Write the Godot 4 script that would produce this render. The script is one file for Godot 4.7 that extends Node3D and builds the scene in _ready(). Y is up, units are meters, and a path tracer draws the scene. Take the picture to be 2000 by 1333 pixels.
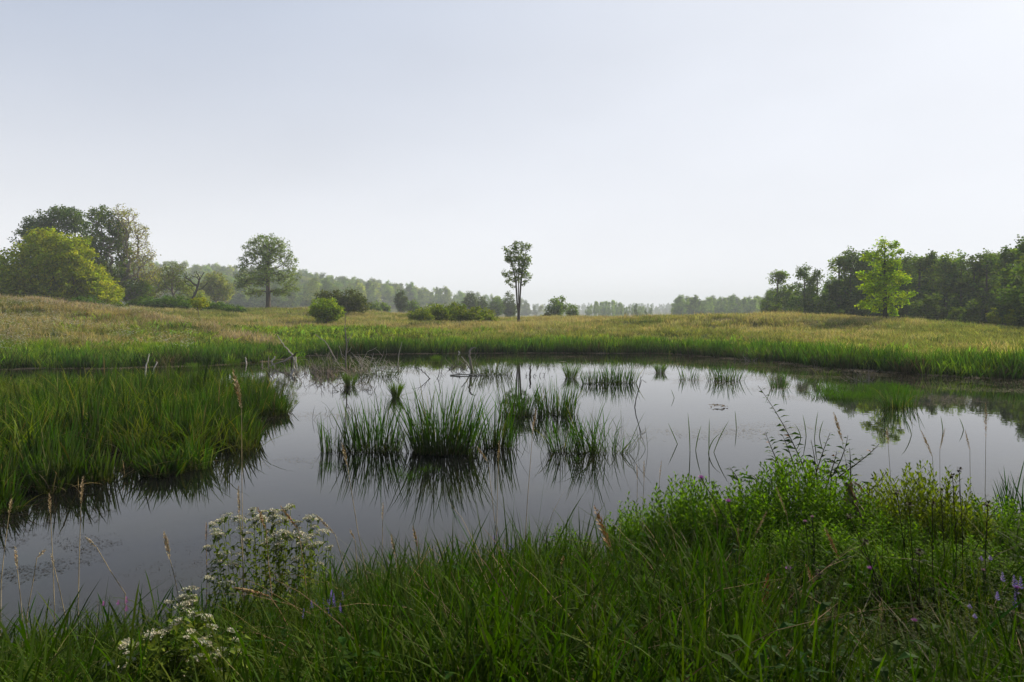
extends Node3D
# A marshy pond in a rolling meadow: camera on the near bank, y up, metres, water surface at y = 0, view towards -z.

const EYE := 2.6          # camera above the water
const FPX := 1333.0       # focal length in pixels of a 2000 pixel wide frame
const HZ := 620.0         # row of the horizon in that frame

var rng := RandomNumberGenerator.new()
var bump := FastNoiseLite.new()
var patchy := FastNoiseLite.new()
var M := {}
var shore := PackedVector2Array()
var sdf := PackedFloat32Array()
var hgt := PackedFloat32Array()
const SX0 := -60.0
const SD0 := -12.0
const SN := 140
const SM := 90
const HX0 := -180.0
const HD0 := -20.0
const HN := 181
const HM := 121
var numbers := {}


class MB:
	var v := PackedVector3Array()
	var n := PackedVector3Array()
	var c := PackedColorArray()
	var ix := PackedInt32Array()

	func leaf(p: Vector3, a: Vector3, b: Vector3, col: Color) -> void:
		var i := v.size()
		v.append(p)
		v.append(p + a * 0.45 + b)
		v.append(p + a)
		v.append(p + a * 0.45 - b)
		for k in 4:
			c.append(col)
		ix.append_array([i, i + 1, i + 2, i, i + 2, i + 3])

	# a folded, bent leaf: narrow, with a keel
	func lance(p: Vector3, a: Vector3, b: Vector3, droop: float, col: Color, tip: Color) -> void:
		var i := v.size()
		var m := p + a * 0.5 + Vector3(0, droop * 0.15, 0)
		var e := p + a - Vector3(0, droop, 0)
		v.append_array([p, m + b, m - Vector3(0, 0.15 * b.length(), 0), m - b, e])
		c.append_array([col, col, col, col, tip])
		ix.append_array([i, i + 1, i + 2, i, i + 2, i + 3, i + 1, i + 4, i + 2, i + 2, i + 4, i + 3])

	# an arching grass blade
	func blade(p: Vector3, az: float, h: float, w: float, lean: float, bend: float, twist: float, segs: int, c0: Color, c1: Color) -> void:
		var out := Vector3(cos(az), 0, sin(az))
		var side := Vector3(cos(az + twist), 0, sin(az + twist))
		var i := v.size()
		for k in segs + 1:
			var t := float(k) / segs
			var r := lean * t + bend * t * t
			var q := p + out * (h * r) + Vector3(0, h * (t - 0.42 * absf(bend) * t * t * t - 0.12 * lean * t * t), 0)
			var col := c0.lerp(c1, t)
			if k == segs:
				v.append(q)
				c.append(col)
			else:
				var s := side * (w * 0.5 * (0.55 + 0.9 * t if t < 0.5 else 1.0 - (t - 0.5) * (t - 0.5) * 3.0))
				v.append(q - s)
				v.append(q + s)
				c.append(col)
				c.append(col)
		for k in segs - 1:
			var j := i + k * 2
			ix.append_array([j, j + 1, j + 2, j + 1, j + 3, j + 2])
		var e := i + (segs - 1) * 2
		ix.append_array([e, e + 1, e + 2])

	# a tube with normals; only for meshes made of tubes
	func tube(p: PackedVector3Array, r: PackedFloat32Array, sides: int, col: Color, tip := Color(-1, 0, 0)) -> void:
		var i := v.size()
		var m := p.size()
		for k in m:
			var t := (p[mini(k + 1, m - 1)] - p[maxi(k - 1, 0)]).normalized()
			var u := t.cross(Vector3(0.31, 0.17, 0.94) if absf(t.z) < 0.8 else Vector3(0.95, 0.2, 0.1)).normalized()
			var w := t.cross(u)
			var cc := col if tip.r < 0 else col.lerp(tip, float(k) / (m - 1))
			for s in sides:
				var a := TAU * s / sides
				var d := u * cos(a) + w * sin(a)
				v.append(p[k] + d * r[k])
				n.append(d)
				c.append(cc)
		for k in m - 1:
			for s in sides:
				var a := i + k * sides + s
				var b := i + k * sides + (s + 1) % sides
				ix.append_array([a, a + sides, b, b, a + sides, b + sides])

	func bar(a: Vector3, b: Vector3, ra: float, rb: float, sides: int, col: Color) -> void:
		tube(PackedVector3Array([a, b]), PackedFloat32Array([ra, rb]), sides, col)

	func mesh(mat: Material = null) -> ArrayMesh:
		var arr := []
		arr.resize(Mesh.ARRAY_MAX)
		arr[Mesh.ARRAY_VERTEX] = v
		if n.size() == v.size():
			arr[Mesh.ARRAY_NORMAL] = n
		arr[Mesh.ARRAY_COLOR] = c
		arr[Mesh.ARRAY_INDEX] = ix
		var am := ArrayMesh.new()
		am.add_surface_from_arrays(Mesh.PRIMITIVE_TRIANGLES, arr)
		if mat:
			am.surface_set_material(0, mat)
		return am


# ---------------------------------------------------------------- small helpers
func rr(a: float, b: float) -> float:
	return rng.randf_range(a, b)


func rdir() -> Vector3:
	var z := rr(-1, 1)
	var a := rr(0, TAU)
	var s := sqrt(1 - z * z)
	return Vector3(s * cos(a), z, s * sin(a))


func vary(c: Color, k: float) -> Color:
	var f := 1.0 + rr(-k, k)
	return Color(c.r * f * (1.0 + rr(-k, k) * 0.5), c.g * f, c.b * f * (1.0 + rr(-k, k) * 0.5))


func sstep(a: float, b: float, x: float) -> float:
	var t := clampf((x - a) / (b - a), 0, 1)
	return t * t * (3 - 2 * t)


# bearing column (of the 2000 pixel frame) and distance -> x
func wx(px: float, d: float) -> float:
	return (px - 1000.0) / FPX * d


# a point on the water plane seen in column px, row py
func wat(px: float, py: float) -> Vector3:
	var d := EYE * FPX / (py - HZ)
	return Vector3(wx(px, d), 0, -d)


func high(py: float, d: float) -> float:
	return EYE - (py - HZ) / FPX * d


func at(px: float, py: float, d: float) -> Vector3:
	return Vector3(wx(px, d), high(py, d), -d)


func on_ground(px: float, d: float) -> Vector3:
	var x := wx(px, d)
	return Vector3(x, ground(x, d), -d)


func numbered(called: String) -> String:
	var k: int = numbers.get(called, 0)
	numbers[called] = k + 1
	return called if k == 0 else "%s_%03d" % [called, k]


func tag(o: Node, label := "", category := "", group := "", kind := "") -> void:
	if label: o.set_meta("label", label)
	if category: o.set_meta("category", category)
	if group: o.set_meta("group", group)
	if kind: o.set_meta("kind", kind)


func thing(called: String, label: String, category: String, where: Vector3, group := "") -> Node3D:
	var o := Node3D.new()
	o.name = numbered(called)
	add_child(o, true)
	o.position = where
	tag(o, label, category, group)
	return o


func part(called: String, mesh: Mesh, mat: Material, parent: Node, kind := "") -> MeshInstance3D:
	var o := MeshInstance3D.new()
	o.name = called
	o.mesh = mesh
	o.material_override = mat
	parent.add_child(o, true)
	if kind: o.set_meta("kind", kind)
	return o


func solo(called: String, mesh: Mesh, mat: Material, where: Vector3, label: String, category: String, group := "") -> MeshInstance3D:
	var o := part(numbered(called), mesh, mat, self)
	o.position = where
	tag(o, label, category, group)
	return o


func scatter(called: String, mesh: Mesh, mat: Material, xf: Array, cols: Array, parent: Node = null) -> MultiMeshInstance3D:
	var mm := MultiMesh.new()
	mm.transform_format = MultiMesh.TRANSFORM_3D
	mm.use_colors = true
	mm.mesh = mesh
	mm.instance_count = xf.size()
	for i in xf.size():
		mm.set_instance_transform(i, xf[i])
		mm.set_instance_color(i, cols[i])
	var o := MultiMeshInstance3D.new()
	o.multimesh = mm
	o.material_override = mat
	if parent:
		o.name = called
		parent.add_child(o, true)
	else:
		o.name = numbered(called)
		add_child(o, true)
	o.set_meta("kind", "stuff")
	return o


# one bed of uncountable plants: a node of kind stuff with one multimesh for each variant
class Bed:
	var xf := []
	var col := []
	var meshes := []
	var dry := []   # variants of dead matter

	func _init(m: Array) -> void:
		meshes = m
		for k in m:
			xf.append([])
			col.append([])

	func put(k: int, t: Transform3D, c: Color) -> void:
		xf[k].append(t)
		col[k].append(c)


func lay(bed: Bed, called: String, piece: String, mat: Material, label: String, category: String) -> Node3D:
	var o := thing(called, label, category, Vector3.ZERO)
	o.set_meta("kind", "stuff")
	for k in bed.meshes.size():
		if bed.xf[k].size():
			scatter(piece, bed.meshes[k], M.dry if k in bed.dry else mat, bed.xf[k], bed.col[k], o)
	return o


func spin(p: Vector3, sc: float, tall := 1.0, tilt := 0.0) -> Transform3D:
	var b := Basis(Vector3.UP, rr(0, TAU))
	if tilt > 0:
		b = Basis(Vector3(rr(-1, 1), 0, rr(-1, 1)).normalized(), rr(0, tilt)) * b
	return Transform3D(b.scaled_local(Vector3(sc, sc * tall, sc)), p)


# ---------------------------------------------------------------- terrain
func seg_dist(p: Vector2, a: Vector2, b: Vector2) -> float:
	var ab := b - a
	var t := clampf((p - a).dot(ab) / ab.length_squared(), 0, 1)
	return p.distance_to(a + ab * t)


func poly_sd(p: Vector2, poly: PackedVector2Array) -> float:
	var m := 1e9
	for i in poly.size():
		m = minf(m, seg_dist(p, poly[i], poly[(i + 1) % poly.size()]))
	return -m if Geometry2D.is_point_in_polygon(p, poly) else m


# signed distance to the pond's edge, positive on land; second coordinate is the distance d = -z
func sd(x: float, d: float) -> float:
	var u := clampf(x - SX0, 0, SN - 1.001)
	var w := clampf(d - SD0, 0, SM - 1.001)
	var i := int(u)
	var j := int(w)
	u -= i
	w -= j
	var k := j * SN + i
	return lerpf(lerpf(sdf[k], sdf[k + 1], u), lerpf(sdf[k + SN], sdf[k + SN + 1], u), w)


func hill_table(x: float, d: float) -> float:
	var u := clampf((x - HX0) / 2.0, 0, HN - 1.001)
	var w := clampf((d - HD0) / 2.0, 0, HM - 1.001)
	var i := int(u)
	var j := int(w)
	u -= i
	w -= j
	var k := j * HN + i
	return lerpf(lerpf(hgt[k], hgt[k + 1], u), lerpf(hgt[k + HN], hgt[k + HN + 1], u), w)


func far_hill(x: float, d: float) -> float:
	# the wooded ridge on the left and the blue hills far behind
	var ridge := sstep(360, 640, d) * sstep(64, -336, x) * 31.0 * (1.0 - 0.5 * sstep(700, 1000, d))
	var blue := sstep(1100, 1700, d) * (20.0 + 10.0 * bump.get_noise_2d(x * 0.02, d * 0.01))
	var low := 3.0 + 2.5 * sstep(-50, -150, x) - 1.9 * sstep(-40, 40, x)
	return low + ridge + blue


func ground(x: float, d: float) -> float:
	var s := sd(x, d)
	var h := hill_table(x, d)
	if d > 150:
		h = lerpf(h, far_hill(x, d), sstep(150, 225, d))
	if d < 16:
		h = lerpf(0.3 + 0.75 * sstep(6.2, 1.0, d), h, sstep(9, 16, d))
	if d > 30:
		h += 0.16 * bump.get_noise_2d(x * 2.2, d * 2.2) * sstep(30, 50, d)
	var k := sstep(-0.6, 3.0 if d < 16 else 9.0, s)
	return lerpf(-0.45, h, k) + 0.05 * bump.get_noise_2d(x * 14, d * 14) * sstep(-0.5, 1.0, s)


func make_tables() -> void:
	for q in [[-40, 22], [-36, 34], [-25.5, 34.5], [-17.9, 35.5], [-14.3, 41], [-14.1, 46.5], [-9, 48.5], [-3.7, 49.6], [4, 50], [11.1, 49.2], [13.6, 45], [15.3, 40.8], [17.3, 33.4], [21.3, 28.4], [26, 24], [30, 19], [28, 16], [21, 15.2], [13, 12.5], [8.2, 9.6], [5.2, 7.9], [3.2, 7.0], [1.0, 6.7], [-1.0, 6.6], [-2.0, 6.2], [-3.2, 5.2], [-4.6, 4.7], [-9, 4.6], [-16, 6], [-30, 10]]:
		shore.append(Vector2(q[0], q[1]))
	# roughen the outline
	var fine := PackedVector2Array()
	for i in shore.size():
		var a := shore[i]
		var b := shore[(i + 1) % shore.size()]
		var m := maxi(1, int(a.distance_to(b) / 2.0))
		for k in m:
			var p := a.lerp(b, float(k) / m)
			var s := 0.12 if p.y < 14 else 0.9
			fine.append(p + Vector2(bump.get_noise_2d(p.x * 20, p.y * 20), bump.get_noise_2d(p.x * 20 + 300, p.y * 20)) * s)
	shore = fine
	sdf.resize(SN * SM)
	for j in SM:
		for i in SN:
			sdf[j * SN + i] = poly_sd(Vector2(SX0 + i, SD0 + j), shore)
	# heights read along bearings: column, distance, height above the water
	var pts := []
	for q in [[-600, 40, 1.0], [0, 42, 0.75], [300, 45, 0.6], [600, 54, 0.5], [900, 57, 0.5], [1300, 57, 0.5], [1500, 49, 0.55], [1700, 41, 0.5], [2000, 36, 0.5], [2500, 34, 0.6],
			[-600, 68, 5.2], [-300, 67, 4.9], [0, 63, 4.15], [130, 61, 3.65], [250, 59, 3.0], [370, 55, 2.0], [480, 51, 0.95], [0, 52, 2.2], [150, 50, 1.7], [300, 49, 1.2],
			[0, 85, 3.9], [150, 80, 3.5], [300, 72, 2.45], [300, 100, 3.5], [420, 65, 1.35], [480, 62, 1.2], [480, 80, 2.0], [480, 110, 3.25], [520, 130, 4.05], [600, 130, 4.0], [600, 90, 2.4], [600, 66, 1.45],
			[700, 63, 1.3], [700, 90, 2.25], [700, 112, 3.1], [760, 110, 2.75], [800, 61, 1.2], [800, 85, 1.85], [880, 92, 1.65], [850, 67, 1.1], [950, 74, 1.6], [1060, 77, 1.6], [1010, 85, 1.45], [1000, 60, 0.9],
			[1100, 101, 2.15], [1150, 110, 2.4], [1200, 105, 2.1], [1200, 75, 1.4], [1300, 80, 2.5], [1400, 78, 2.66], [1500, 76, 2.7], [1620, 75, 2.45], [1728, 72, 2.12], [1850, 66, 1.9], [2000, 58, 1.3], [2250, 54, 0.7], [1930, 62, 1.5], [2000, 70, 0.95], [2000, 82, 0.7], [2120, 60, 0.8], [1900, 92, 0.8], [1800, 97, 1.0], [2150, 75, 0.6],
			[1300, 64, 1.2], [1500, 60, 1.1], [1700, 56, 1.05], [1900, 49, 0.75], [1300, 120, 1.4], [1500, 120, 1.4], [1700, 110, 1.1], [2000, 100, 0.8], [2400, 100, 0.8],
			[0, 110, 4.2], [100, 110, 4.2], [220, 120, 4.1], [-500, 110, 5.0], [300, 150, 4.2], [520, 160, 4.1], [700, 160, 3.0], [900, 140, 1.6], [1000, 130, 1.4], [1100, 150, 1.9], [1200, 160, 1.3],
			[-500, 200, 5.0], [300, 200, 5.0], [600, 200, 4.4], [900, 200, 2.2], [1100, 200, 1.5], [1300, 200, 1.1], [1600, 200, 1.0], [2000, 200, 1.0], [1500, 25, 0.4], [800, 20, 0.4], [0, 20, 0.5], [0, -10, 1.2], [1900, 12, 0.6], [2600, 20, 0.8]]:
		pts.append(Vector3(wx(q[0], q[1]), q[2], q[1]))
	for q in [[-30, -5, 1.3], [30, -5, 1.3], [0, -15, 1.3], [40, 12, 1.0], [-40, 8, 1.0]]:
		pts.append(Vector3(q[0], q[2], q[1]))
	hgt.resize(HN * HM)
	for j in HM:
		for i in HN:
			var x := HX0 + i * 2.0
			var d := HD0 + j * 2.0
			var s := 0.0
			var w := 0.0
			for p: Vector3 in pts:
				var r := (p.x - x) * (p.x - x) + (p.z - d) * (p.z - d) + 7.0
				r = 1.0 / (r * r)
				s += r * p.y
				w += r
			hgt[j * HN + i] = s / w


# ---------------------------------------------------------------- materials
func mat(called: String, rough: float, spec: float, back: Color, vertex := true) -> StandardMaterial3D:
	var m := StandardMaterial3D.new()
	m.resource_name = called
	m.vertex_color_use_as_albedo = vertex
	m.roughness = rough
	m.metallic_specular = spec
	m.cull_mode = BaseMaterial3D.CULL_DISABLED
	if back.r + back.g + back.b > 0:
		m.backlight_enabled = true
		m.backlight = back
	M[called] = m
	return m


func noise_tex(freq: float, size: int, octaves: int, normal: bool, strength: float, sd_: int) -> NoiseTexture2D:
	var f := FastNoiseLite.new()
	f.noise_type = FastNoiseLite.TYPE_SIMPLEX_SMOOTH
	f.frequency = freq
	f.fractal_octaves = octaves
	f.seed = sd_
	var t := NoiseTexture2D.new()
	t.noise = f
	t.width = size
	t.height = size
	t.seamless = true
	t.as_normal_map = normal
	t.bump_strength = strength
	return t


func make_materials() -> void:
	mat("leaf", 0.7, 0.1, Color(0.95, 1.0, 0.40))
	mat("leaf_thick", 0.65, 0.15, Color(0.6, 0.7, 0.25))
	mat("reed", 0.65, 0.12, Color(0.8, 0.95, 0.25))
	mat("meadow", 0.75, 0.1, Color(0.92, 0.95, 0.62))
	mat("dry", 0.8, 0.25, Color(0.5, 0.42, 0.3))
	mat("petal", 0.7, 0.3, Color(0.7, 0.7, 0.7))
	var bark := mat("bark", 0.9, 0.2, Color.BLACK)
	bark.normal_enabled = true
	bark.normal_texture = noise_tex(0.05, 256, 4, true, 6.0, 5)
	bark.uv1_triplanar = true
	bark.uv1_scale = Vector3(1.5, 0.4, 1.5)
	var soil := mat("soil", 0.95, 0.15, Color.BLACK)
	soil.normal_enabled = true
	soil.normal_texture = noise_tex(0.06, 512, 4, true, 8.0, 9)
	soil.uv1_triplanar = true
	soil.uv1_world_triplanar = true
	soil.uv1_scale = Vector3.ONE * 0.5
	var w := mat("water", 0.015, 0.34, Color.BLACK)
	w.normal_enabled = true
	w.normal_texture = noise_tex(0.010, 1024, 3, true, 3.0, 21)
	w.normal_scale = 0.028
	w.uv1_triplanar = true
	w.uv1_world_triplanar = true
	w.uv1_scale = Vector3.ONE * 0.22
	var f := mat("scum", 0.6, 0.12, Color.BLACK)


# ---------------------------------------------------------------- camera, sky, sun
func make_view() -> void:
	var cam := Camera3D.new()
	cam.name = "camera"
	cam.projection = Camera3D.PROJECTION_FRUSTUM
	cam.near = 0.05
	cam.far = 6000.0
	cam.size = 0.05 * 1333.0 / FPX
	cam.frustum_offset = Vector2(0, -0.05 * (666.5 - HZ) / FPX)
	cam.position = Vector3(0, EYE, 0)
	add_child(cam)
	cam.current = true

	var sun_az := deg_to_rad(46)
	var sun_el := deg_to_rad(29)
	var to_sun := Vector3(sin(sun_az) * cos(sun_el), sin(sun_el), -cos(sun_az) * cos(sun_el))

	# hazy summer sky: a gradient by height above the horizon and by angle from the sun
	var im := Image.create_empty(512, 256, false, Image.FORMAT_RGBF)
	var zen := Vector3(0.13, 0.20, 0.34)
	var hor := Vector3(0.79, 0.79, 0.80)
	var glow := Vector3(0.645, 0.66, 0.70)
	for j in 256:
		var el := PI * (0.5 - (j + 0.5) / 256.0)
		for i in 512:
			var az := TAU * (i + 0.5) / 512.0
			var dv := Vector3(sin(az) * cos(el), sin(el), -cos(az) * cos(el))
			var e := maxf(el, 0.0)
			var g := acos(clampf(dv.dot(to_sun), -1, 1))
			var c := zen.lerp(hor, exp(-pow(e * 3.2, 1.5)))
			var w := exp(-pow(g / 1.05, 2.0))
			c = c.lerp(glow, 0.85 * w) * (0.86 + 0.14 * w)
			c += Vector3(0.14, 0.135, 0.125) * exp(-pow(g / 0.17, 2.0))
			c *= 1.0 + 0.05 * sstep(0.0, 0.12, e) * bump.get_noise_3d(dv.x * 70 + dv.y * 60, dv.y * 260 - dv.x * 50, dv.z * 70) + 0.02 * patchy.get_noise_3d(dv.x * 120, dv.y * 400, dv.z * 120)
			im.set_pixel(i, j, Color(c.x, c.y, c.z))
	var sky_mat := PanoramaSkyMaterial.new()
	sky_mat.panorama = ImageTexture.create_from_image(im)
	var sky := Sky.new()
	sky.sky_material = sky_mat
	var env := Environment.new()
	env.background_mode = Environment.BG_SKY
	env.sky = sky
	env.tonemap_mode = Environment.TONE_MAPPER_LINEAR
	env.tonemap_exposure = 1.53
	env.fog_enabled = true
	env.fog_light_color = Color(0.935, 0.97, 1.0)
	env.fog_density = 0.00055
	env.sdfgi_enabled = true
	env.ssao_enabled = true
	env.ssil_enabled = true
	var we := WorldEnvironment.new()
	we.name = "world_environment"
	we.environment = env
	add_child(we)

	var sun := DirectionalLight3D.new()
	sun.name = "sun"
	sun.light_color = Color(1.0, 0.95, 0.85)
	sun.light_energy = 1.6
	sun.light_angular_distance = 0.6
	sun.shadow_enabled = true
	add_child(sun)
	sun.look_at_from_position(to_sun * 100.0, Vector3.ZERO)


# ---------------------------------------------------------------- ground and water
func meadow_tint(x: float, d: float) -> float:   # 0 green .. 1 straw
	var t := 0.5 + 1.4 * patchy.get_noise_2d(x * 1.0, d * 1.0) + 0.35 * patchy.get_noise_2d(x * 5 + 90, d * 5)
	var s := sd(x, d)
	t = t * sstep(2, 16, s)
	# the lush low ground between the two slopes
	var lush := exp(-pow((x + 17.0) / 11.0, 2.0) - pow((d - 59.0) / 8.0, 2.0))
	t -= lush * 1.2
	return clampf(t, 0, 1)


func make_ground() -> void:
	var b := MB.new()
	var rows := PackedFloat32Array()
	var d := -25.0
	while d < 1900:
		rows.append(d)
		d += 0.35 if d > -1 and d < 10 else 1.0 if d < 60 else 1.0 + (d - 60) * 0.035
	var cols := 170
	for j in rows.size():
		d = rows[j]
		for i in cols:
			var u := (float(i) / (cols - 1) - 0.5) * 2.0
			u = 0.55 * u + 0.45 * u * u * u
			var x := u * (maxf(d, 0) * 1.0 + 60.0)
			var y := ground(x, d)
			b.v.append(Vector3(x, y, -d))
			var t := meadow_tint(x, d)
			var c := Color(0.05, 0.075, 0.018).lerp(Color(0.11, 0.09, 0.035), t)
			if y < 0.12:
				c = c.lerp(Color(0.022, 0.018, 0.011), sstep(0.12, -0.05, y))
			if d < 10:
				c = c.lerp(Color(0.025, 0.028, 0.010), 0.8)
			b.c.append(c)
	for j in rows.size() - 1:
		for i in cols - 1:
			var a := j * cols + i
			b.ix.append_array([a, a + cols, a + 1, a + 1, a + cols, a + cols + 1])
	var st := SurfaceTool.new()
	st.create_from(b.mesh(), 0)
	st.generate_normals()
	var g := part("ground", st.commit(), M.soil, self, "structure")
	tag(g, "rolling meadow ground sloping down to the pond", "ground")

	# the water: one level sheet, browner where sediment lies just below the surface
	var w := MB.new()
	var nx := 130
	var nd := 90
	for j in nd:
		for i in nx:
			var x := -62.0 + i * 0.8
			var dd := -2.0 + j * 0.65
			w.v.append(Vector3(x, 0, -dd))
			w.n.append(Vector3.UP)
			var s := sd(x, dd)
			var c := Color(0.005, 0.006, 0.005).lerp(Color(0.018, 0.015, 0.006), sstep(-2.6, 0.0, s))
			c = c.lerp(Color(0.014, 0.012, 0.004), clampf(patchy.get_noise_2d(x * 7, dd * 7) * 1.2, 0, 0.5))
			w.c.append(c)
	for j in nd - 1:
		for i in nx - 1:
			var a := j * nx + i
			w.ix.append_array([a, a + nx, a + 1, a + 1, a + nx, a + nx + 1])
	var o := part("water", w.mesh(), M.water, self, "structure")
	tag(o, "dark still pond water mirroring the pale sky", "water")


# ---------------------------------------------------------------- far vegetation
func clump_mesh(count: int, r: float, h0: float, h1: float, w: float, lean: float, bend: float, segs: int, c0: Color, c1: Color, v := 0.25, tipc := Color(-1, 0, 0), tip_share := 0.0) -> ArrayMesh:
	var b := MB.new()
	for k in count:
		var a := rr(0, TAU)
		var q := sqrt(rng.randf()) * r
		var p := Vector3(cos(a) * q, -0.03, sin(a) * q)
		var e := vary(c1, v)
		if tip_share > 0 and rng.randf() < tip_share:
			e = vary(tipc, v)
		b.blade(p, rr(0, TAU), rr(h0, h1), w * rr(0.7, 1.25), rr(0, lean), rr(0.2, 1.0) * bend, rr(-1.2, 1.2), segs, vary(c0, v), e)
	return b.mesh()


func make_meadow() -> void:
	# sunlit grasses of the slopes, in tussocks; straw heads where the tint runs to straw
	var green := [Color(0.15, 0.17, 0.04), Color(0.25, 0.265, 0.095)]
	var ms := []
	for k in 3:
		ms.append(clump_mesh(52, 0.62, 0.15, 0.48, 0.036, 0.5, 0.5, 2, green[0], green[1], 0.45))
	for k in 3:
		ms.append(clump_mesh(58, 0.62, 0.2, 0.55, 0.03, 0.45, 0.45, 2, Color(0.19, 0.18, 0.06), Color(0.40, 0.35, 0.20), 0.35, Color(0.46, 0.35, 0.27), 0.4))
	for k in 2:   # bright broad-leaved herbs
		ms.append(clump_mesh(34, 0.6, 0.2, 0.5, 0.09, 0.6, 0.5, 2, Color(0.11, 0.18, 0.025), Color(0.22, 0.30, 0.05), 0.5))
	ms.append(clump_mesh(40, 0.4, 0.12, 0.42, 0.06, 0.6, 0.5, 2, Color(0.04, 0.07, 0.015), Color(0.07, 0.12, 0.025), 0.5))
	var bed := Bed.new(ms)
	var n := 0
	while n < 26000:
		var d := 30.0 + 150.0 * pow(rng.randf(), 1.45)
		var x := rr(-0.86, 0.86) * d
		var s := sd(x, d)
		if s < 2.5:
			n += 1
			continue
		n += 1
		var t := meadow_tint(x, d)
		var k := 0
		var lush := exp(-pow((x + 17.0) / 11.0, 2.0) - pow((d - 59.0) / 8.0, 2.0))
		if rng.randf() < maxf(lush, 0.35 * sstep(12, 4, s)):
			k = 6 + rng.randi() % 2
		elif rng.randf() < t:
			k = 3 + rng.randi() % 3
		else:
			k = rng.randi() % 3
		if rng.randf() < 0.02:
			k = 8
		var f := rr(0.6, 1.3)
		var tint := Color(f * rr(0.9, 1.15), f, f * rr(0.85, 1.1))
		# a band of pinkish heads along the back of the near slope
		if seg_dist(Vector2(x, d), Vector2(-47, 64), Vector2(-33, 60)) < 2.2 or seg_dist(Vector2(x, d), Vector2(-33, 60), Vector2(-19, 51.5)) < 1.8:
			k = 3 + rng.randi() % 3
			tint = Color(f * 1.08, f * 0.97, f * 1.3)
			if rng.randf() < 0.35:
				k = rng.randi() % 3
		bed.put(k, spin(Vector3(x, ground(x, d), -d), rr(0.8, 1.4) * (1.0 + d * 0.003), rr(0.6, 1.2)), tint)
	lay(bed, "meadow_grass", "grass_tussock", M.meadow, "sunlit green and straw-coloured grasses covering the slopes beyond the pond", "grass")

	# white umbels on the near slope
	var fl := MB.new()
	for k in 7:
		var p := Vector3(rr(-0.5, 0.5), rr(0.5, 0.85), rr(-0.5, 0.5))
		for j in 7:
			var a := TAU * j / 7.0 + rr(-0.2, 0.2)
			fl.leaf(p, Vector3(cos(a) * 0.07, 0.014, sin(a) * 0.07), Vector3(-sin(a), 0, cos(a)) * 0.032, Color(0.72, 0.72, 0.66))
		fl.blade(p - Vector3(0, 0.6, 0), 0, 0.6, 0.012, 0.02, 0.02, 0, 2, Color(0.08, 0.12, 0.03), Color(0.1, 0.15, 0.04))
	var xf := []
	var cs := []
	while xf.size() < 420:
		var d := rr(38, 62)
		var x := rr(-0.8, -0.46) * d
		if sd(x, d) > 3 and patchy.get_noise_2d(x * 4, d * 4) > -0.1 and rng.randf() < 0.35 + 0.65 * sstep(-26, -40, x):
			xf.append(spin(Vector3(x, ground(x, d) - 0.05, -d), rr(0.7, 1.1)))
			cs.append(Color.WHITE)
	for k in 60:
		var d := rr(52, 95)
		var x := rr(-0.35, 0.7) * d
		if sd(x, d) > 5:
			xf.append(spin(Vector3(x, ground(x, d), -d), rr(0.6, 1.0)))
			cs.append(Color(0.95, 0.9, 0.6) if rng.randf() < 0.5 else Color.WHITE)
	var o := scatter("white_wildflowers", fl.mesh(), M.petal, xf, cs)
	tag(o, "specks of white wild flowers among the grass of the slope", "wildflowers")


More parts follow.
